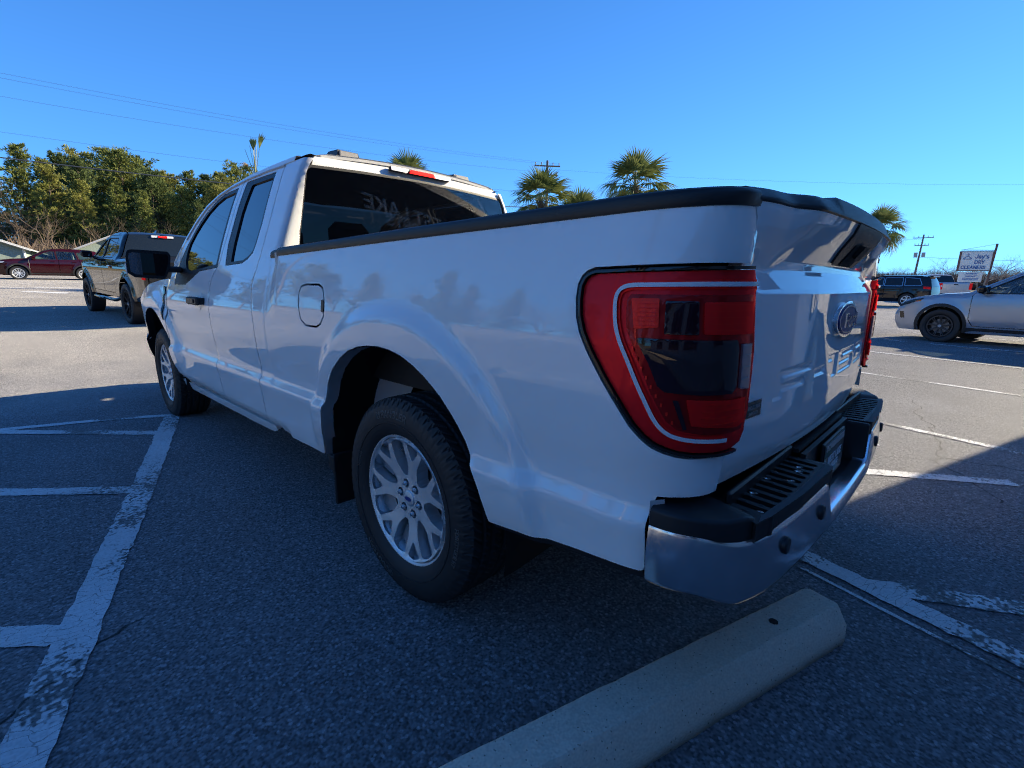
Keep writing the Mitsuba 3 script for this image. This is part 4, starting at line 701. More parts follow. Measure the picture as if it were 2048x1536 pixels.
# =================================================================== other vehicles
gloss('m_car_black', (.010, .011, .013), 1.55); gloss('m_car_red', (.032, .002, .005)); gloss('m_car_navy', (.008, .010, .016))
scene['m_car_silver'] = two({'type': 'principled', 'base_color': rgb((.30, .33, .38)), 'roughness': .24, 'metallic': .35, 'clearcoat': 1., 'clearcoat_gloss': .97})
gloss('m_car_glass', (.010, .014, .018), 1.5); rplas('m_cladding', (.03, .03, .032), .4); gloss('m_seam', .006)
scene['m_car_window'] = {'type': 'thindielectric', 'int_ior': 1.6, 'specular_transmittance': rgb((.42, .50, .47))}
metal('m_wheel_black', (.06, .06, .065), .25)
def small_wheel(R, W, rr, n, spoke, black=False, seed=0):
    ty = tyre_mesh(96, R, rr+.004, W/2, False); ya = W/2
    fm = lambda u, v: (lambda r: np.stack([u, ya-.022-.018*sst(rr*.9, rr*.3, r), v], -1))(np.hypot(u, v))
    ring = Point(0, 0).buffer(rr, quad_segs=20).difference(Point(0, 0).buffer(rr*.88, quad_segs=20)); hub = Point(0, 0).buffer(rr*.26)
    sp = []
    for i in range(n):
        a = 360/n*i+seed; w = spoke
        sp.append(Polygon([pol(rr*.2, a-20), pol(rr*.55, a-w), pol(rr*.92, a-w*.9), pol(rr*.92, a-w*.25), pol(rr*.62, a), pol(rr*.92, a+w*.25), pol(rr*.92, a+w*.9), pol(rr*.55, a+w), pol(rr*.2, a+20)]))
    face = sheet(unary_union([ring, hub]+sp).buffer(.002), fm, .05, .005, .03, bstep=.02)
    bar = revolve([(rr+.006, ya-.014), (rr*.99, ya-.026), (rr*.94, ya-.06), (rr*.93, -ya+.02)], 48); back = revolve([(0, ya-.10), (rr*.94, ya-.10)], 32)
    dsc = revolve([(0, ya-.075), (rr*.66, ya-.075), (rr*.66, ya-.095)], 32); cp = revolve([(0, ya-.028), (rr*.13, ya-.030), (rr*.13, ya-.05)], 20)
    mt = 'm_wheel_black' if black else 'm_silver'
    return [('', dsc, 'm_disc', 30), ('tyre', ty, 'm_rubber', 32), ('rim', cat([face, bar]), mt, 30), ('wheel_well_shadow', back, 'm_under', False), ('centre_cap', cp, 'm_silver' if not black else 'm_silver_dark', 30)]
def car(key, label, cate, paint, sp, pos, yaw, group=None):
    tag(key, label, cate, group)
    x, y = pos; wb = sp['wb']; c, q = math.cos(math.radians(yaw)), math.sin(math.radians(yaw)); f2 = np.array([c, q]); l2 = np.array([-q, c])
    h = lambda a, b: hgt(x+f2[0]*a+l2[0]*b, y+f2[1]*a+l2[1]*b)
    ex = np.array([c, q, (h(wb, 0)-h(0, 0))/wb]); ex /= np.linalg.norm(ex); ey = np.array([-q, c, (h(0, .8)-h(0, -.8))/1.6]); ey /= np.linalg.norm(ey); ez = np.cross(ex, ey); ey = np.cross(ez, ex)
    A = frame(np.array([x, y, hgt(x, y)]), ex, ey, ez)
    def put(k, m, b, sm=35):
        m = m.copy(); m.apply_transform(A); return add(k, m, b, sm)
    topl = sp['top']; bot = sp['bot']; R = sp['R']; zw = R
    sil = Polygon([(a, b) for a, b in topl]+[(topl[-1][0]+.06, bot), (topl[0][0]-.06, bot)]).buffer(0)
    arcs = [Point(ax, zw+sp.get('arch_dz', .02)).buffer(sp['arch'], quad_segs=16).union(sbox(ax-sp['arch']*.97, -.2, ax+sp['arch']*.97, zw)) for ax in (0, wb)]
    TL = LineString(topl); PY = PI(*zip(*sp['prof'])); L0, L1 = topl[-1][0], topl[0][0]; rr = sp.get('round', .12); cab = LineString(sp['cab']) if 'cab' in sp else None
    def Y(u, z):
        u = np.asarray(u, float); z = np.asarray(z, float); d = shapely.distance(shapely.points(u, z), TL); d = np.where(shapely.contains_xy(sil, u, z), d, 0)
        k = np.clip(d/rr, 0, 1); yy = PY(np.clip(z, sp['prof'][0][0], sp['prof'][-1][0]))
        fl = 0
        for ax in (0, wb): r = np.hypot(u-ax, z-zw); fl = fl+sp.get('flare', .02)*sst(sp['arch']+.16, sp['arch']+.05, r)
        return yy+fl-rr*.8*(1-np.sqrt(1-(1-k)**2))-sp.get('tf', .16)*sst(L1-.75, L1, u)**2*1.0-sp.get('tr', .10)*sst(L0+.6, L0, u)**2
    Mf = lambda u, z: np.stack([u, Y(u, z), z], -1)
    body = sil
    for a in arcs: body = body.difference(a)
    doors = [rpoly(p, .02) for p in sp['doors']]; du = unary_union([p.buffer(.006) for p in doors])
    wins = [rpoly(p, .03) for p in sp['wins']]; wu = unary_union(wins)
    st = sp.get('step', .06)
    for side in (0, 1):
        f = mirror if side else (lambda m: m)
        ks = put(key+'__body_side', f(sheet(body.difference(du).difference(wu), Mf, st, .003, .015, bstep=st*.6)), paint)
        kd = []
        for p in doors:
            k = put(key+'__door', f(sheet(p.intersection(body).difference(wu), Mf, st, .003, .015, bstep=st*.6)), paint); kd.append(k)
            hx, hz = p.bounds[0]+.14, sp['belt']-.11; yh = float(Y(hx+.1, hz)); put(k+'__handle', f(bx(hx, hx+.2, yh-.01, yh+.03, hz-.018, hz+.018, .008)), sp.get('handle', paint))
        for p in wins:
            k = put(key+'__side_window', f(sheet(p, Mf, .1, 0, 0, off=-.012)), sp.get('glass', 'm_car_glass'))
            put(k+'__trim', f(sheet(p.buffer(.012).difference(p.buffer(-.012)), Mf, .06, .002, .015, off=.002)), sp.get('wtrim', 'm_black_trim'))
        if sp.get('clad'):
            for a, ax in zip(arcs, (0, wb)): put(key+'__arch_cladding', f(sheet(a.buffer(.07).difference(a.buffer(.001)).intersection(sbox(-9, bot+.0, 99, 9)), Mf, .05, .004, .03, off=.008)), sp['clad'])
            put(key+'__sill_cladding', f(sheet(sbox(sp['arch']+.05, bot-.01, wb-sp['arch']-.05, bot+.13), Mf, .08, .006, .03, off=.008)), sp['clad'])
        for nm, p, m_, *o in sp['lights']: put(key+'__'+nm, f(sheet(rpoly(p, .012), Mf, .03, .004, .01, off=.006)), m_)
        mx, mz = sp['mirror']; my = float(Y(mx, mz))-.02; mp = bx(mx-.09, mx+.07, my+.06, my+.28, mz-.02, mz+.14, .045); ka = put(key+'__side_mirror', f(cat([mp, bx(mx-.03, mx+.04, my-.05, my+.1, mz-.03, mz+.02, .01)])), sp.get('mpaint', 'm_black_trim'))
        put(ka+'__glass', f(bx(mx-.094, mx-.088, my+.08, my+.26, mz+.005, mz+.12, .002)), 'm_mirror', False)
        for ax in (0, wb): wheel(key, sp['wheel'], 0, 0, 0) if False else None
        for ax in (0, wb):
            k = key_free(key+'__wheel')
            for nm, m, b, sm in sp['wheel']:
                mm = m.copy()
                if side: mm.apply_transform(np.diag([-1., -1, 1, 1]))
                yc = sp['track']/2*(-1 if side else 1); mm.apply_translation((ax, yc, R-.003)); put(k+('__'+nm if nm else ''), mm, b, sm)
            th = np.radians(np.linspace(-5, 185, 25)); r = sp['arch']+.005
            put(key+'__wheel_liner', f(cat([grid(lambda a, yv: np.stack([ax+r*np.cos(a), yv, zw+.02+r*np.sin(a)], -1), th, np.array([sp['track']/2-.35, sp['track']/2+.06])), sheet(Point(ax, zw).buffer(r).intersection(sbox(-9, bot, 9, 9)), lambda u, z: np.stack([u, 0*u+sp['track']/2-.30, z], -1), .2, 0, 0)])), 'm_under')
    # skin across the car, piece by piece along the outline
    P = np.array(topl, float); names = sp['across']; i0 = 0
    for nm, m_, i1 in names:
        seg = np.array(LineString(P[i0:i1+1]).segmentize(.08).coords); ye = Y(seg[:, 0], seg[:, 1]); vs = np.linspace(-1, 1, 13); cr = sp.get('crown', .03)
        nrm = np.gradient(seg, axis=0); nrm = np.stack([nrm[:, 1], -nrm[:, 0]], 1); nrm /= np.linalg.norm(nrm, axis=1, keepdims=True)+1e-9
        if (nrm*(seg-np.array([(L0+L1)/2, .9]))).sum() < 0: nrm = -nrm
        V = np.stack([np.stack([seg[:, 0]+nrm[:, 0]*cr*(1-v*v), ye*v*1.0, seg[:, 1]+nrm[:, 1]*cr*(1-v*v)], 1) for v in vs], 1); n, m = V.shape[:2]; a, b = np.meshgrid(np.arange(n-1), np.arange(m-1), indexing='ij'); a = (a*m+b).ravel()
        put(key+'__'+nm, tm(V.reshape(-1, 3), np.vstack([np.stack([a, a+m, a+m+1], 1), np.stack([a, a+m+1, a+1], 1)])), m_, 50); i0 = i1
    put(key+'__underbody', bx(L0+.25, L1-.25, -sp['track']/2+.25, sp['track']/2-.25, bot-.02, bot+.12), 'm_under', False)
    return put
_prof_suv = [(.15, .84), (.35, .90), (.55, .925), (.80, .93), (1.0, .915), (1.08, .895), (1.3, .80), (1.55, .69), (1.75, .60)]
def suv(top, wb, R, arch, belt, **k):
    d = dict(top=top, wb=wb, R=R, arch=arch, bot=.24, prof=_prof_suv, belt=belt, track=1.60, round=.085, tf=.11, flare=.022); d.update(k); return d
# silver crossover with a black roof, on the right
_top = [(3.56,.26),(3.63,.42),(3.64,.60),(3.56,.80),(3.42,.93),(3.22,1.00),(2.80,1.065),(2.30,1.105),(1.95,1.32),(1.55,1.55),(1.25,1.645),(.85,1.685),(.2,1.685),(-.35,1.655),(-.66,1.60),(-.80,1.36),(-.93,1.10),(-.97,.80),(-.97,.55),(-.90,.30)]
_sil = suv(_top, 2.69, .365, .415, 1.09, doors=[[(1.02,.40),(1.02,1.08),(1.10,1.60),(1.30,1.60),(1.62,1.46),(2.10,1.18),(2.20,1.05),(2.20,.55),(2.12,.40)], [(.42,.40),(.30,.60),(.12,.86),(.12,1.10),(.25,1.60),(1.00,1.62),(1.00,.40)]],
   wins=[[(1.10,1.10),(1.14,1.53),(1.30,1.545),(1.56,1.44),(2.00,1.17),(2.08,1.10)], [(.22,1.12),(.30,1.53),(1.06,1.55),(1.03,1.10)], [(-.50,1.16),(-.36,1.48),(.20,1.52),(.10,1.13)]],
   lights=[('headlight', [(3.57,.76),(3.50,.86),(3.25,.95),(3.02,.985),(3.10,.93),(3.35,.83)], 'm_car_glass'), ('side_marker', [(3.26,.88),(3.20,.92),(3.06,.945),(3.12,.90)], 'm_amber'), ('fog_trim', [(3.50,.50),(3.53,.66),(3.44,.66),(3.40,.50)], 'm_car_glass'), ('tail_light', [(-.92,.98),(-.90,1.08),(-.55,1.10),(-.62,1.0)], 'm_red')],
   mirror=(2.02, 1.12), mpaint='m_car_black', clad='m_cladding', glass='m_car_window', across=[('front_bumper', 'm_cladding', 2), ('grille', 'm_black_trim', 4), ('hood', 'm_car_silver', 7), ('windshield', 'm_car_window', 10), ('roof', 'm_car_black', 14), ('rear_window', 'm_car_glass', 16), ('tailgate', 'm_car_silver', 18), ('rear_bumper', 'm_cladding', 19)],
   wheel=small_wheel(.365, .225, .245, 9, 8.5, True))
_p = np.array([-.75, -12.76])-np.array([-NV[0], -NV[1]])*0; _fw = _p-SV*2.69-NV*.90
_put = car('crossover', 'silver crossover with black roof and black wheels at the right edge', 'car', 'm_car_silver', _sil, (_fw[0], _fw[1]), -17)
for _y in (.4, -.4): _k = _put('crossover__seat', bx(.95, 1.15, _y-.25, _y+.25, .7, 1.2, .06), 'm_seat'); _put(_k+'__headrest', bx(.92, 1.03, _y-.13, _y+.13, 1.25, 1.45, .05), 'm_seat')
_put('crossover__dashboard', bx(1.85, 2.3, -.7, .7, .85, 1.08, .05), 'm_interior'); _st = trimesh.creation.torus(.17, .016); _st.apply_transform(trimesh.transformations.rotation_matrix(math.radians(65), [0, 1, 0])); _st.apply_translation((1.72, .38, 1.12)); _put('crossover__steering_wheel', _st, 'm_black_trim')
# dark red crossover far left, facing left
_red = dict(_sil); _red.update(lights=[('headlight', [(3.46,.84),(3.36,.92),(3.10,.95),(3.18,.88),(3.35,.82)], 'm_led'), ('tail_light', [(-.92,.98),(-.90,1.08),(-.62,1.10),(-.66,1.0)], 'm_red')], across=[(a, b.replace('silver', 'red') if a != 'roof' else 'm_car_red', c) for a, b, c in _sil['across']], mpaint='m_car_red', wheel=small_wheel(.345, .22, .24, 10, 8), wb=2.67, R=.345)
_put = car('red_crossover', 'dark red crossover with grey wheel arches parked facing left by the green building', 'car', 'm_car_red', _red, (36.95, .95-2.67), 88)
# dark navy sport utility vehicle seen from its left rear
_nt = [(3.72,.34),(3.79,.50),(3.79,.80),(3.72,.98),(3.55,1.06),(3.0,1.13),(2.48,1.17),(2.1,1.42),(1.78,1.66),(1.4,1.75),(.8,1.79),(-.2,1.78),(-.80,1.72),(-.92,1.50),(-1.03,1.15),(-1.05,.90),(-1.06,.60),(-.98,.40)]
_nav = suv(_nt, 2.92, .39, .44, 1.17, doors=[[(1.15,.48),(1.15,1.17),(1.22,1.70),(1.55,1.69),(1.88,1.52),(2.3,1.22),(2.4,1.10),(2.4,.6),(2.3,.48)], [(.48,.48),(.36,.72),(.2,.92),(.2,1.17),(.3,1.70),(1.13,1.72),(1.13,.48)]],
   wins=[[(1.22,1.18),(1.26,1.64),(1.5,1.64),(1.8,1.50),(2.2,1.22),(2.22,1.18)], [(.28,1.19),(.34,1.66),(1.18,1.66),(1.15,1.18)], [(-.62,1.25),(-.42,1.62),(.24,1.66),(.18,1.20)]], prof=[(.15,.86),(.5,.94),(.9,.955),(1.12,.93),(1.2,.90),(1.45,.80),(1.68,.70),(1.85,.6)],
   lights=[('tail_light', [(-1.02,1.02),(-1.0,1.16),(-.66,1.17),(-.70,1.04)], 'm_red'), ('headlight', [(3.66,.90),(3.55,1.02),(3.25,1.05),(3.3,.92)], 'm_led')], mirror=(2.1, 1.2), mpaint='m_car_navy', wtrim='m_chrome', bot=.30,
   across=[('front_bumper', 'm_car_navy', 2), ('grille', 'm_black_trim', 4), ('hood', 'm_car_navy', 6), ('windshield', 'm_car_glass', 8), ('roof', 'm_car_navy', 12), ('rear_window', 'm_car_glass', 14), ('tailgate', 'm_car_navy', 16), ('rear_bumper', 'm_car_navy', 17)], wheel=small_wheel(.39, .25, .255, 5, 15), step=.09)
_fw = np.array([2.05, -34.3])-NV*.85
_put = car('sport_utility_vehicle', 'dark blue sport utility vehicle with bright window trim behind the white truck tailgate', 'car', 'm_car_navy', _nav, (_fw[0], _fw[1]), -10)
_put('sport_utility_vehicle__roof_spoiler', bx(-1.0, -.72, -.62, .62, 1.70, 1.75, .02), 'm_car_navy')
# pickups
def pickup(bot=.52, R=.43, **k):
    t = [(4.42,.52),(4.50,.70),(4.52,1.02),(4.44,1.20),(4.2,1.28),(3.6,1.34),(3.02,1.38),(2.62,1.66),(2.24,1.89),(1.95,1.955),(1.4,1.985),(.92,1.965),(.78,1.92),(.68,1.60),(.64,1.42),(.60,1.40),(-.5,1.43),(-1.22,1.45),(-1.27,1.38),(-1.27,1.0),(-1.26,.72),(-1.20,.60)]
    d = dict(top=t, wb=3.57, R=R, arch=.50, bot=bot, belt=1.32, track=1.74, round=.09, flare=.04, arch_dz=.06, tf=.14, tr=.03, crown=.02,
      prof=[(.4,.93),(.6,.965),(.9,.975),(1.15,.985),(1.30,.975),(1.37,.945),(1.42,.905),(1.7,.79),(1.95,.68),(2.0,.66)],
      doors=[[(1.90,.62),(1.90,1.36),(1.94,1.90),(2.18,1.84),(2.55,1.62),(2.90,1.36),(2.98,1.25),(2.98,.75),(2.90,.62)], [(.98,.62),(.90,1.0),(.90,1.36),(1.05,1.90),(1.88,1.90),(1.88,.62)]],
      wins=[[(1.98,1.39),(2.01,1.83),(2.16,1.79),(2.5,1.58),(2.76,1.39)], [(1.02,1.40),(1.12,1.83),(1.92,1.84),(1.90,1.39)]],
      lights=[('headlight', [(4.46,.98),(4.42,1.14),(4.12,1.16),(4.18,1.0)], 'm_led'), ('tail_light', [(-1.25,.98),(-1.25,1.36),(-1.10,1.36),(-1.10,.98)], 'm_red')], mirror=(2.72, 1.40))
    d.update(k); return d
_bk = pickup(handle='m_chrome', across=[('front_bumper', 'm_chrome', 1), ('grille', 'm_black_trim', 3), ('hood', 'm_car_black', 6), ('windshield', 'm_car_glass', 9), ('roof', 'm_car_black', 12), ('rear_window', 'm_car_glass', 14), ('bed_cover', 'm_black_trim', 17), ('tailgate', 'm_car_black', 20), ('rear_bumper', 'm_car_black', 21)], wheel=small_wheel(.435, .30, .295, 8, 9, True), step=.05)
_b0 = np.array([11.95, -.02]); _ba = math.radians(4.5); _bn = np.array([-math.sin(_ba), math.cos(_ba)])
_put = car('black_pickup_truck', 'glossy black pickup truck with black wheels beyond the front of the white truck', 'pickup truck', 'm_car_black', _bk, tuple(_b0-_bn*.98), 4.5)
_put('black_pickup_truck__high_brake_light', bx(.715, .80, -.22, .22, 1.875, 1.925, .006), 'm_led'); _put('black_pickup_truck__high_brake_light__red_lens', bx(.70, .73, -.09, .09, 1.877, 1.923, .004), 'm_red')
for _y in (-.62, -.2, .2, .62):
    pass
_put('black_pickup_truck__rear_window__slider_frame', cat([tube([(.735-.0, y, 1.46), (.80, y, 1.86)], .010, 6) for y in (-.26, .26)]+[tube([(.795, -.26, 1.80), (.795, .26, 1.80)], .009, 6)]), 'm_black_rough')
_put('black_pickup_truck__roof_antenna', trimesh.convex.convex_hull(np.array([(1.05,-.025,1.99),(1.05,.025,1.99),(1.32,-.02,1.99),(1.32,.02,1.99),(1.08,0,2.06),(1.12,0,2.065)])), 'm_car_black')
for _s in (1, -1): _put('black_pickup_truck__running_board', tube([(.75, _s*.93, .50), (.9, _s*1.0, .46), (1.8, _s*1.0, .46), (2.7, _s*1.0, .46), (2.85, _s*.93, .50)], .038, 10), 'm_black_gloss')
for _i in range(7): _put('black_pickup_truck__badge', bx(3.10+_i*.03, 3.122+_i*.03, .985, .992, .98, 1.005), 'm_black_trim', False) if False else None
_sv = pickup(handle='m_car_silver', mpaint='m_car_silver', across=[('front_bumper', 'm_chrome', 1), ('grille', 'm_black_trim', 3), ('hood', 'm_car_silver', 6), ('windshield', 'm_car_glass', 9), ('roof', 'm_car_silver', 12), ('rear_window', 'm_car_glass', 14), ('bed_cover', 'm_black_trim', 17), ('tailgate', 'm_car_silver', 20), ('rear_bumper', 'm_chrome', 21)], wheel=small_wheel(.40, .28, .25, 6, 13), step=.09, R=.40)
_put = car('silver_pickup_truck', 'silver pickup truck seen from behind beside the dry cleaner sign', 'pickup truck', 'm_car_silver', _sv, (.9, -44.8), -62)
_put('silver_pickup_truck__tailgate__handle', bx(-1.31, -1.28, -.12, .12, 1.26, 1.32, .01), 'm_black_trim')
_put('silver_pickup_truck__tail_light_lens', bx(-1.30, -1.25, .76, .93, .95, 1.38, .015), 'm_red'); _put('silver_pickup_truck__tail_light_lens', bx(-1.30, -1.25, -.93, -.76, .95, 1.38, .015), 'm_red'); _put('silver_pickup_truck__reverse_lamp', bx(-1.305, -1.27, .78, .88, 1.12, 1.24, .01), 'm_led')

# =================================================================== trees
def leafmat(name, a, b, tr=.35, sc=.9):
    fn = lambda p, n, uv: mix(a, b, fbm(p.x*sc, p.y*sc, p.z*sc, 3))*(.7+.6*noise(p.x*9, p.y*9, p.z*9))
    scene[name] = {'type': 'principledthin', 'base_color': mikit.proc(fn), 'roughness': .6, 'diff_trans': tr}
leafmat('m_needle', (.12, .15, .045), (.24, .26, .08)); leafmat('m_needle_yellow', (.16, .18, .045), (.30, .29, .09)); leafmat('m_needle_dark', (.075, .11, .045), (.15, .185, .07))
leafmat('m_palm', (.085, .13, .04), (.22, .23, .08), .4, 2.); mat('m_palm_dry', (.28, .20, .10), .8); mat('m_petiole', (.22, .22, .09), .6)
mat('m_bark', mikit.proc(lambda p, n, uv: mix((.07, .05, .038), (.17, .13, .10), fbm(p.x*6, p.y*6, p.z*1.5, 3))), .9)
mat('m_twig', mikit.proc(lambda p, n, uv: mix((.085, .06, .045), (.17, .125, .09), noise(p.x*.6, p.y*.6, p.z*.6))), .9); mat('m_twig_pale', (.30, .25, .20), .9)
def needles(C, D, L, w, k, r):
    n = len(C); D = D/np.linalg.norm(D, axis=1, keepdims=True); d = D[:, None]+r.normal(0, .55, (n, k, 3)); d /= np.linalg.norm(d, axis=2, keepdims=True)
    l = L*r.uniform(.6, 1.25, (n, k, 1)); tip = C[:, None]+d*l; s = np.cross(d, r.normal(0, 1, (n, k, 3))); s /= np.linalg.norm(s, axis=2, keepdims=True)+1e-9
    mid = C[:, None]+d*l*.55; V = np.stack([C[:, None]+0*d, mid+s*w, tip, mid-s*w], 2).reshape(-1, 3); q = np.arange(n*k)*4
    return tm(V, np.vstack([np.stack([q, q+1, q+2], 1), np.stack([q, q+2, q+3], 1)]))
def pine(seed, H=14., kind='l'):
    r = np.random.default_rng(seed); lean = r.normal(0, .02, 2); zz = np.linspace(0, H, 9); tp = np.stack([lean[0]*zz+.10*np.sin(zz*.6+seed), lean[1]*zz, zz], 1); tr = [tube(tp, np.linspace(.22, .03, 9), 7)]
    C, D = [], []; lo = .30 if kind == 'l' else .12
    for z in np.arange(H*lo, H*.99, .42 if kind == 'l' else .36):
        t = (z/H-lo)/(1-lo); R = (2.9*(math.sin(math.pi*min(1, (.18+.82*t)))**.55) if kind == 'l' else 2.6*(1-t)**.75+.35)*r.uniform(.65, 1.2); base = np.array([np.interp(z, zz, tp[:, 0]), np.interp(z, zz, tp[:, 1]), z])
        for a in r.uniform(0, 2*np.pi, 4 if kind == 'l' else 4):
            Lb = R*r.uniform(.55, 1.15); up = (.35 if kind == 'l' else .15+.5*t)+r.normal(0, .15); u = np.linspace(0, 1, 6); bend = r.normal(0, .25)
            P = base+np.stack([np.cos(a+bend*u)*Lb*u, np.sin(a+bend*u)*Lb*u, Lb*(up*u+.15*u*u)], 1)
            if Lb > .6: tr.append(tube(P, np.linspace(.045, .008, 6)*(1.1-.5*t), 4, False))
            m = int(4+Lb*(6.5 if kind == 'l' else 7.5)); f = r.uniform(.38 if kind == 'l' else .22, 1.05, m); q = np.stack([np.interp(f, u, P[:, i]) for i in range(3)], 1)
            sp = r.normal(0, 1, (m, 3))*np.array([.34, .34, .20])*(.3+Lb*.28); C.append(q+sp); dd = sp*1.2+np.array([math.cos(a), math.sin(a), .9])*.8; D.append(dd)
    C, D = np.vstack(C), np.vstack(D); return cat(tr), needles(C, D, .46 if kind == 'l' else .40, .045, 8, r)
def bare(seed, H=10., spread=.5, lv=5):
    r = np.random.default_rng(seed); out = []
    def grow(p, d, L, rad, l):
        n = 4 if l < 3 else 3; pts = [p]; q = p.copy(); dd = d.copy()
        for i in range(n-1): dd = dd+r.normal(0, .12, 3)+np.array([0, 0, .05]); dd /= np.linalg.norm(dd); q = q+dd*L/(n-1); pts.append(q.copy())
        out.append(tube(np.array(pts), np.linspace(rad, rad*.6, n), 5 if l < 2 else 3, False))
        if l >= lv: return
        for k in range(3 if l else 5):
            t = r.uniform(.35, 1) if k else 1.; i = min(int(t*(n-1)), n-2); b = pts[i]+(pts[i+1]-pts[i])*(t*(n-1)-i); e = dd+r.normal(0, spread, 3)+np.array([0, 0, .18]); e /= np.linalg.norm(e); grow(b, e, L*r.uniform(.55, .78), rad*.52, l+1)
    grow(np.zeros(3), np.array([0, 0, 1.]), H*.34, H*.013, 0); return cat(out)
PV = [(pine(11, 14, 'l'), 14), (pine(12, 14, 'l'), 14), (pine(13, 14, 'l'), 14), (pine(14, 13, 'v'), 13), (pine(15, 13, 'v'), 13), (pine(16, 13, 'v'), 13)]
BV = [(bare(21, 10, .5), 10), (bare(22, 10, .42), 10), (bare(23, 10, .55), 10)]
_cache = {}
def cached(nm, m, b, sm):
    if nm not in _cache: _cache[nm] = mikit.ply(m, b, smooth=sm)
    return dict(_cache[nm])
def put_tree(kind, label, group, x, y, h, parts, H, rot, sq=1., z=None):
    k = key_free(kind); tag(k, label, 'tree', group); s = h/H; tw = T().translate([x, y, hgt(x, y)-.1 if z is None else z]).rotate([0, 0, 1], rot).scale([s*sq, s*sq, s])
    for nm, pn, m, b, sm in parts: d = cached(nm, m, b, sm); d['to_world'] = tw; scene[f'{k}__{pn}'] = d
    return k
PINES = [(75.9,-1.4,12.8,'v'),(85.3,-3.8,12.8,'v'),(80.9,-5.2,13.1,'v'),(84.9,-7.4,14.5,'l'),(82.9,-9.4,14.8,'l'),(78.1,-10.9,14.2,'l'),(80.3,-13.0,13.9,'l'),(74.6,-13.6,11.7,'v'),(80.6,-16.3,11.5,'v'),(71.9,-16.2,12.0,'v'),(75.2,-18.9,12.2,'v'),(66.5,-18.4,11.2,'l'),(74.4,-23.0,14.2,'l'),(70.4,-23.4,12.4,'v'),(70.5,-25.8,10.9,'v'),(70.1,-5.8,9.3,'v'),(70.2,-8.6,9.2,'v'),(67.5,-10.9,8.5,'v'),(64.6,-15.0,8.0,'v'),(84.4,1.1,12.9,'v'),(93.8,3.8,14.7,'l'),(97.7,7.7,13.9,'v'),
 (72,-12.2,11.5,'l'),(76,-15.2,12.2,'l'),(68,-14.5,9.8,'v'),(70.5,-19.8,11.2,'l'),(74,-6.5,11.8,'v'),(72,-3.2,11.0,'v'),(69,-21,11.0,'v'),(82,6,13.5,'l'),(80,10,12.5,'v'),(84,13,14,'l'),(78,16,13,'l'),(81,20,12.5,'v'),(76,24,14,'l'),(79,28,13,'v'),(72,31,13.5,'l'),(74,36,12,'l'),(66,38,13,'v'),(86,3,12,'v'),(88,9,14,'l'),(88,-12,14.4,'l'),(90,-17,13.5,'l'),(92,-8,14.2,'v'),(79,-21,13.2,'l'),(86,-26,12.5,'v')]  # leftmost pines are out of view, placed to reflect in the black pickup
for i, (x, y, h, kd) in enumerate(PINES):
    v = (i*5+3) % 3+(0 if kd == 'l' else 3); (tr, nd), H = PV[v]; nm = ('m_needle', 'm_needle_yellow', 'm_needle_dark', 'm_needle')[(i*7) % 4]
    pxs = sorted(range(len(PINES)), key=lambda q: -math.atan2(PINES[q][1]-CAM[1], PINES[q][0]-CAM[0])); rk = pxs.index(i)+1
    lab = f"{'round-crowned' if kd == 'l' else 'ragged cone-shaped'} pine, {ordw(rk)} from the left end of the wood behind the car park"
    put_tree('pine_tree', lab, 'pines in the wood behind the car park', x, y, h, [(f'p{v}t', 'trunk', tr, 'm_bark', 40), (f'p{v}{nm}', 'crown', nd, nm, False)], H, (i*77) % 360)
def nearfar(x, y): return (x, y)
BARE = [(70.0,-.1,8.6),(95.2,-2.7,12.5),(98.6,-5.6,14.0),(66.4,-8.9,7.4),(70.8,-13.4,8.2),(91.2,2.1,11.8),(73.9,.9,8.2),(71.5,-4.2,7.9),(66.0,-6.3,7.0),(68,2.5,9.5),(67,-2.5,7.6),(64.5,-11.5,6.5),(73,-7,8.0)]
for i, (x, y, h) in enumerate(BARE):
    rk = sorted(range(len(BARE)), key=lambda q: -math.atan2(BARE[q][1]-CAM[1], BARE[q][0]-CAM[0])).index(i)+1
    m, H = BV[i % 3]; put_tree('bare_tree', f'leafless brown tree, {ordw(rk)} from the left along the edge of the wood', 'leafless trees at the edge of the wood', x, y, h, [(f'b{i % 3}', 'branches', m, 'm_twig', False)], H, (i*97) % 360, 1.1)
RIGHT = [(22.7,-189.4,8.0),(19.1,-178.7,7.9),(18.0,-194.1,8.8),(14.9,-196.8,7.6),(12.6,-206.2,8.4),(9.2,-195.5,8.9),(7.0,-191.0,10.5),(4.7,-207.3,10.5),(-.5,-169.3,8.3),(-2.2,-156.6,9.6),(-5.4,-188.0,7.7),(-7.8,-190.3,8.0),(24.2,-187.7,7.2),(27.5,-184.5,7.2),(-10.6,-193.2,8.7),(-13.1,-181.8,9.9),(32.0,-180.2,7.1)]
for i, (x, y, h) in enumerate(RIGHT+[(a-2.2, b-9, c*.92) for a, b, c in RIGHT]+[(a+1.7, b+7, c*.8) for a, b, c in RIGHT]):
    m, H = BV[i % 3]; d = cached(f'f{i % 3}', m, 'm_twig_pale', False); d['to_world'] = T().translate([x, y, hgt(x, y)-.1]).rotate([0, 0, 1], (i*61) % 360).scale([h/H*1.7, h/H*1.7, h/H]); scene[f'far_wood__{i+1:03d}'] = d
tag('far_wood', 'pale leafless wood on the far skyline behind the dry cleaner sign', 'wood', kind='stuff')
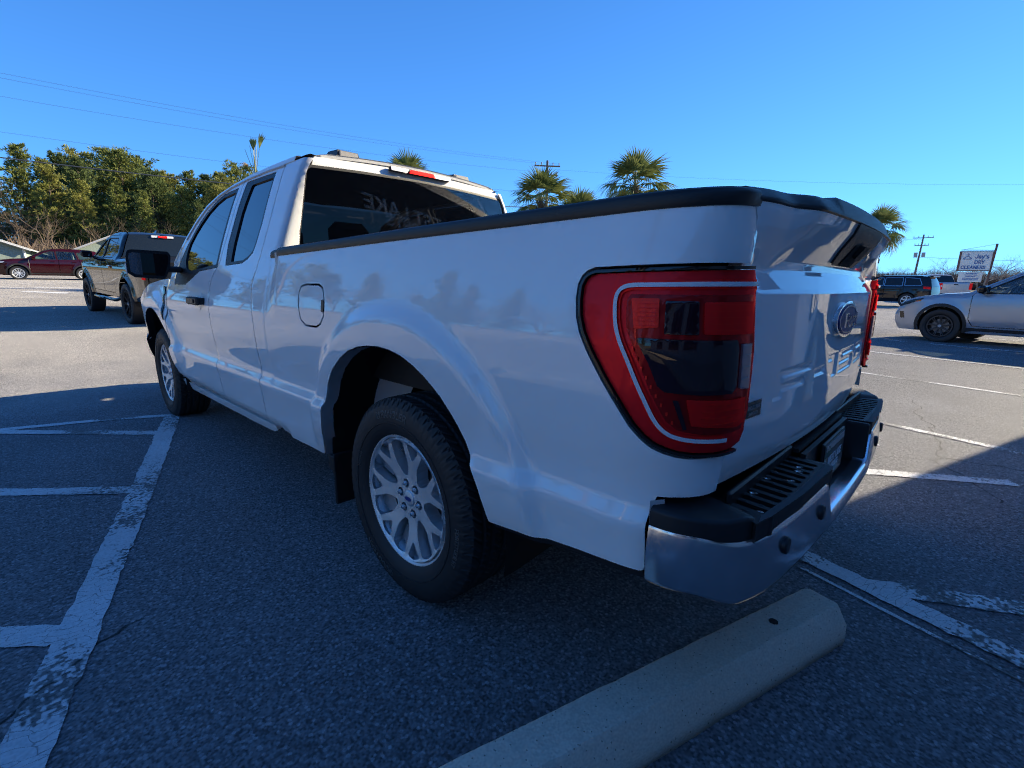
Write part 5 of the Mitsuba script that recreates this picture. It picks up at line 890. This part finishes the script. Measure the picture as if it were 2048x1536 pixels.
# undergrowth along the wood and below the skyline: too dense to count
def brush(pts, h, r):
    ms = []
    for (x, y) in pts:
        n = 26; C = np.stack([r.normal(x, 1.2, n), r.normal(y, 1.2, n), np.zeros(n)], 1); C[:, 2] = hgt(C[:, 0], C[:, 1])+r.uniform(0, h*.55, n); D = r.normal(0, .6, (n, 3))+[0, 0, 1.2]
        ms.append(needles(C, D, h*.55, .05, 5, r))
    return cat(ms)
_r = np.random.default_rng(5)
add('undergrowth', brush([(66+_r.uniform(-2, 6)-.35*i*.5, 6-i*.55+_r.normal(0, .8)) for i in range(62)], 3.0, _r), 'm_twig'); tag('undergrowth', 'brown leafless undergrowth along the foot of the wood', 'undergrowth', kind='stuff')
add('far_thicket', brush([(_r.uniform(-16, 36), -172-_r.uniform(0, 30)) for i in range(330)], 4.6, _r), 'm_twig'); tag('far_thicket', 'brown thicket on the far skyline at the right', 'thicket', kind='stuff')
# unseen trees left of the view, placed to reflect in the white truck
for i in range(36):
    x = 60-i*2.4+(i % 3)*1.5; y = 30+(i*7 % 5)*2.3; j = i % 3
    if i % 3 == 1: (tr, nd), H = PV[3+j]; put_tree('pine_tree', 'unseen pine beyond the left side of the car park, placed to mirror in the white truck', 'pines beyond the left side of the car park', x, y, 9+(i % 4), [(f'p{3+j}t', 'trunk', tr, 'm_bark', 40), (f'p{3+j}m_needle_dark', 'crown', nd, 'm_needle_dark', False)], H, i*50)
    else: put_tree('bare_tree', 'unseen leafless tree beyond the left side of the car park, placed to mirror in the white truck', 'leafless trees beyond the left side of the car park', x, y, 10+(i % 3)*1.5, [(f'b{j}', 'branches', BV[j][0], 'm_twig', False)], 10, i*70, 1.3)
# ------------------------------------------------------------------- palms
def fan(r, R=.95, n=26, droop=.25, width=2.5, dry=False):
    """palmetto leaf in a local frame: stalk along +x, blade plane tilted, tips drooping"""
    V, F = [], []
    for a in np.linspace(-width, width, n):
        L = R*(1-.10*abs(a)/width)*r.uniform(.85, 1.08); d = np.array([math.cos(a*.62), math.sin(a*.62), .10*math.cos(a*2)]); s = np.array([-math.sin(a*.62), math.cos(a*.62), .0]); w = .034*R
        b = len(V); tw = np.array([0, 0, 1.])*w*.7
        for t, ww in ((.05, .25), (.45, 1.), (.75, .7), (1., .02)):
            p = d*L*t; p = p-np.array([0, 0, droop*L*t**2.6*r.uniform(.7, 1.5)]); V += [p+s*w*ww, p-s*w*ww+tw*ww*.6]
        for k in range(3): F += [[b+2*k, b+2*k+1, b+2*k+3], [b+2*k, b+2*k+3, b+2*k+2]]
    return np.array(V), np.array(F)
def palm(seed, H, nl=26, R=.85, up=False):
    r = np.random.default_rng(seed); zz = np.linspace(0, H, 14); tp = np.stack([.08*np.sin(zz*.5+seed), .05*np.sin(zz*.7), zz], 1); tk = [tube(tp, .16+.03*np.cos(np.arange(14)*2.1)-.002*np.arange(14), 12)]
    top = tp[-1]; boots = []
    for i in range(40):
        z = H*.55+H*.45*i/40; a = i*2.4; o = np.array([math.cos(a), math.sin(a), 0])*.15; b = np.array([np.interp(z, zz, tp[:, 0]), np.interp(z, zz, tp[:, 1]), z])+o; boots.append(tube([b-[0, 0, .1], b+o*.4+[0, 0, .16]], [.05, .02], 5))
    lv, st, dry = [], [], []
    for i in range(nl):
        a = i*2.39996; e = math.radians(82-125*(i/nl)**1.05+r.normal(0, 7)) if not up else math.radians(r.uniform(68, 86)); L = R*r.uniform(.75, 1.05)*(1.6 if up else 1)
        d = np.array([math.cos(a)*math.cos(e), math.sin(a)*math.cos(e), math.sin(e)]); u = np.linspace(0, 1, 5)[:, None]; P = top+d*L*u+np.array([0, 0, -1])*.16*L*u*u*(0 if up else 1); st.append(tube(P, np.linspace(.020, .010, 5), 4, False))
        if up and i >= 2: continue
        dd = P[-1]-P[-2]; dd /= np.linalg.norm(dd); s = np.cross([0, 0, 1.], dd); s /= np.linalg.norm(s)+1e-9; n = np.cross(dd, s)
        V, F = fan(r, R*(1.0 if not up else .75), 26 if not up else 14, .22+.3*(i/nl), 2.5 if not up else .45); (dry if (i > nl*.9 and not up) else lv).append(tm(P[-1]-dd*.05+V[:, :1]*dd+V[:, 1:2]*s+V[:, 2:]*n, F))
    if up:
        V, F = fan(r, .6, 12, .7, .7); d = np.array([.3, -.75, .5]); d /= np.linalg.norm(d); s = np.cross([0, 0, 1.], d); s /= np.linalg.norm(s); n = np.cross(d, s); dry.append(tm(top+[0, -.35, .35]+V[:, :1]*d+V[:, 1:2]*s+V[:, 2:]*n, F))
    return cat(tk), cat(boots), cat(lv), cat(st), cat(dry) if dry else None
for i, (x, y, ht, lab, up) in enumerate([(20.2,-13.0,5.55,'palm rising behind the cab roof of the white truck',0),(13.1,-15.0,4.45,'palm in front of the utility pole behind the truck bed',0),(9.7,-16.9,5.05,'palm behind the middle of the bed rail, right of the utility pole',0),(4.0,-36.4,4.6,'palm half hidden by the tailgate spoiler',0),(13.6,-18.4,4.05,'small palm with its top just showing between two larger palms',0),(23.4,-6.95,5.2,'trimmed palm with a few upright stalks left of the cab roof',1)]):
    k = key_free('palm_tree'); tag(k, lab, 'palm tree'); tk, bo, lv, stt, dr_ = palm(31+i, ht, 30 if not up else 7, .92, bool(up)); tw = T().translate([x, y, hgt(x, y)-.05]).rotate([0, 0, 1], 40*i)
    for nm, m, b, sm in (('trunk', tk, 'm_bark', 40), ('leaf_base', bo, 'm_bark', 30), ('crown', lv, 'm_palm', False), ('stalk', stt, 'm_petiole', 40), ('dry_frond', dr_, 'm_palm_dry', False)):
        if m is not None: add(f'{k}__{nm}', m, b, sm, tw, kind='stuff' if nm in ('leaf_base', 'crown', 'stalk') else None)
# =================================================================== poles, wires, sign, green buildings
mat('m_pole', (.16, .125, .10), .9); mat('m_wire', (.05, .06, .08), .6); mat('m_grey_steel', (.30, .31, .32), .5)
def pole(key, label, base, topz, lean, arms, extra=()):
    tag(key, label, 'utility pole'); b = np.array([base[0], base[1], hgt(*base)-.2]); t = np.array([base[0]+lean[0], base[1]+lean[1], topz]); add(key+'__post', tube([b, (b+t)/2, t], [.17, .14, .10], 10), 'm_pole', 40)
    for z, L, ang in arms:
        c = b+(t-b)*((z-b[2])/(t[2]-b[2])); d = np.array([math.cos(ang), math.sin(ang), 0])*L/2; k = add(key+'__crossarm', tube([c-d, c+d], .065, 6), 'm_pole', 40)
        for f in (-.92, -.45, .45, .92): add(k+'__insulator', tube([c+d*f+[0, 0, .05], c+d*f+[0, 0, .28]], [.035, .05], 8), 'm_grey_steel', 30)
    for z, dx, dy in extra:
        c = b+(t-b)*((z-b[2])/(t[2]-b[2])); m = trimesh.creation.cylinder(.24, .75, sections=18); m.apply_translation(c+[dx, dy, 0]); add(key+'__transformer', m, 'm_grey_steel', 30)
pole('utility_pole', 'brown utility pole with two crossarms rising behind a palm', (28.2, -33.2), 11.9, (.1, -.1), [(11.45, 2.3, .9), (10.7, 1.9, .9)])
pole('utility_pole_001', 'leaning utility pole with a transformer near the dry cleaner sign', (7.75, -99.6), 9.6, (-.25, -2.4), [(9.1, 2.6, .15), (7.9, 1.8, .15)], [(6.4, .45, .2), (6.4, -.5, 0)])
pole('utility_pole_002', 'utility pole outside the left edge of the photo holding the wires', (45.5, 17.5), 13.6, (0, 0), [(13.2, 2.3, 0)])
pole('utility_pole_003', 'utility pole out of view left of the car park, placed to mirror in the side window of the truck', (9.5, 17.5), 9.5, (.2, .3), [(9.2, 2.2, 1.0), (8.3, 1.6, 1.0)])  # out of view, stands here for the side window reflection
def wire(a, b, lab, sag=.5, r=.0065):
    u = np.linspace(0, 1, 26)[:, None]; P = np.array(a)*(1-u)+np.array(b)*u; P[:, 2] -= (4*sag*u*(1-u))[:, 0]; k = key_free('overhead_wire'); add(k, tube(P, r, 4), 'm_wire'); tag(k, lab, 'wire', 'overhead wires')
A1, B1 = (28.3, -33.3), (45.5, 17.5)
wire((A1[0]+.6, A1[1]+.7, 11.65), (B1[0]+1, B1[1], 13.9), 'topmost faint wire in the sky at the upper left', .9); wire((A1[0]-.6, A1[1]-.7, 11.65), (B1[0]-1, B1[1], 13.6), 'faint wire just under the topmost one at the upper left', .9); wire((A1[0], A1[1], 10.9), (B1[0], B1[1], 12.5), 'third wire from the top in the sky at the left', .9); wire((A1[0], A1[1], 9.2), (B1[0], B1[1], 10.4), 'faint wire just above the tops of the wood', .8); wire((A1[0], A1[1], 7.9), (B1[0], B1[1], 9.0), 'thick dark cable crossing in front of the wood', .8, .03)
wire((A1[0], A1[1], 11.2), (-9, -52, 8.0), 'faint wire running right from the pole with two crossarms', .5, .005); wire((7.55, -101.9, 8.9), (40, -88, 10.5), 'upper wire left of the leaning pole with transformers', .8, .015); wire((7.6, -101.4, 6.1), (-30, -96, 4.6), 'low wire right of the leaning pole with transformers', .6, .02); wire((9.6, 17.6, 9.2), (45.5, 17.5, 12.4), 'wire out of view on the left, placed to mirror in the side windows', .7)
# sign
SG = 'dry_cleaner_sign'; tag(SG, 'white roadside sign reading Jay\'s DRY CLEANERS hung from a rusty leaning post', 'sign')
mat('m_rust', (.13, .07, .05), .8); mat('m_sign_white', mikit.proc(lambda p, n, uv: mi.Color3f(.66, .64, .58)*(.8+.35*fbm(p.x*2, p.y*2, p.z*2, 3))), .5); mat('m_sign_blue', (.05, .11, .28), .5)
_sx = np.array([-.806, -.592, 0.]); _up = np.array([-.02, -.05, 1.]); _up /= np.linalg.norm(_up); _sn = np.cross(_sx, _up)
def sbox3(o, w, h, d):
    m = trimesh.creation.box((w, h, d)); m.apply_transform(frame(o, _sx, _up, _sn)); return m
_tl = np.array([.73, -53.43, 4.18]); _c1 = _tl+_sx*1.16-_up*.76; _fr = _sn*.09
_pt = np.array([-1.31, -55.56, 4.82]); _pb = np.array([-1.02, -53.9, -.2]); add(SG+'__post', tube([_pb, _pt], .075, 10), 'm_rust', 40)
add(SG+'__arm', cat([tube([_tl+_up*.12, _tl+_up*.12+_sx*2.5-[0, .3, 0]], .03, 6)]), 'm_rust', 40); add(SG+'__stay', tube([_tl+_up*.12, _pt], .012, 5), 'm_rust')
add(SG+'__board', sbox3(_c1, 2.32, 1.52, .14), 'm_sign_white'); add(SG+'__board__frame', cat([sbox3(_c1+_up*.76, 2.4, .05, .2), sbox3(_c1-_up*.76, 2.4, .05, .2), sbox3(_c1-_sx*1.17, .05, 1.52, .2), sbox3(_c1+_sx*1.17, .05, 1.52, .2)]), 'm_rust')
for _t, _hh, _dx, _dy in (("Jay's", .30, .42, .36), ('DRY', .28, .30, -.08), ('CLEANERS', .26, -.10, -.50)): add(SG+'__board__lettering', text_on(_t, _hh, _c1+_sx*_dx+_up*_dy+_sn*.075, _sx, _up, .02, True), 'm_sign_blue')
_hg = [(-.55, .10), (-.50, .05), (-.0, .05), (.05, .10), (-.25, .30), (-.55, .10)]; add(SG+'__board__hanger_symbol', cat([tube([_c1+_sx*(a-.40)+_up*(b+.10)+_sn*.085 for a, b in _hg], .026, 6), tube([_c1+_sx*(-.65+a)+_up*(.40+b)+_sn*.085 for a, b in ((0, 0), (.0, .06), (.06, .11), (.02, .17), (-.05, .14))], .022, 6)]), 'm_sign_blue')
_c2 = _c1-_up*1.28-_sx*.12; add(SG+'__lower_board', sbox3(_c2, 1.72, .80, .10), 'm_sign_white')
for _i, (_w, _yy) in enumerate(((.8, .28), (.9, .16), (.75, .04), (1.2, -.10), (1.2, -.22))): add(SG+'__lower_board__text_line', sbox3(_c2+_up*_yy+_sn*.055, _w, .055, .01), 'm_sign_blue')
# green metal buildings
mat('m_green_siding', mikit.proc(lambda p, n, uv: mi.Color3f(.20, .25, .22)*(.82+.2*smoothstep(.0, .12, dr.abs((p.y*5-dr.floor(p.y*5))-.5)))), .7); mat('m_white_trim', (.72, .72, .68), .6); mat('m_metal_roof', (.36, .37, .38), .5)
def shed(key, label, C, wd, w, ld, L, z0, ze, za):
    tag(key, label, 'building'); wd = np.array([*wd, 0.])/np.hypot(*wd); ld = np.array([*ld, 0.])/np.hypot(*ld); C = np.array([C[0], C[1], 0.]); Z = np.array([0, 0, 1.]); a, b, m = C, C+wd*w, C+wd*w/2; e = ld*L
    V = [a+Z*z0, b+Z*z0, b+Z*ze, m+Z*za, a+Z*ze]; V += [p+e for p in V]; add(key+'__wall', tm(V, [[0, 1, 2], [0, 2, 4], [4, 2, 3], [0, 4, 9], [0, 9, 5], [1, 6, 7], [1, 7, 2], [5, 7, 6], [5, 9, 7], [9, 8, 7]]), 'm_green_siding')
    def slope(p, q):
        o = (p-q); o[2] = 0; o /= np.linalg.norm(o); p2 = p+o*.45-Z*.45*(q[2]-p[2])/np.linalg.norm((q-p)[:2]); f = -ld*.4
        top = [p2+f+Z*.03, q+f+Z*.03, q+e-f+Z*.03, p2+e-f+Z*.03]; return tm(top+[t+Z*.09 for t in top], [[0, 1, 2], [0, 2, 3], [4, 6, 5], [4, 7, 6], [0, 4, 5], [0, 5, 1], [3, 2, 6], [3, 6, 7], [0, 3, 7], [0, 7, 4]])
    for p in (a+Z*ze, b+Z*ze): add(key+'__roof', slope(p, m+Z*za), 'm_metal_roof')
    for p in (a, b): add(key+'__corner_board', tube([p+Z*z0-ld*.03, p+Z*ze-ld*.03], .08, 4), 'm_white_trim')
    for p in (a+Z*ze, b+Z*ze):
        o = (p-(m+Z*za)); add(key+'__gable_trim', tube([p+o*.12-ld*.42, m+Z*za-ld*.42], .055, 4), 'm_metal_roof')
    dc = C+wd*w*.72-ld*.04; k = add(key+'__door', tm([dc-wd*.5+Z*z0, dc+wd*.5+Z*z0, dc+wd*.5+Z*(z0+2.1), dc-wd*.5+Z*(z0+2.1)], [[0, 1, 2], [0, 2, 3]]), 'm_white_trim')
    add(key+'__window', tm([C+wd*w*.30-ld*.04+Z*(z0+.9)+wd*s_+Z*t_ for s_, t_ in ((-.5, 0), (.5, 0), (.5, 1), (-.5, 1))], [[0, 1, 2], [0, 2, 3]]), 'm_smoke')
shed('green_building', 'pale green building with white corner boards at the far left behind the red crossover', (53.0, .05), (-.03, 1), 7.5, (1, -.16), 12, .6, 3.55, 5.0)
shed('green_building_001', 'second pale green building, its roof corner showing above the black pickup truck mirror', (54.6, -8.3), (-.02, 1), 5.4, (1, -.2), 10, 1.0, 3.55, 4.9)
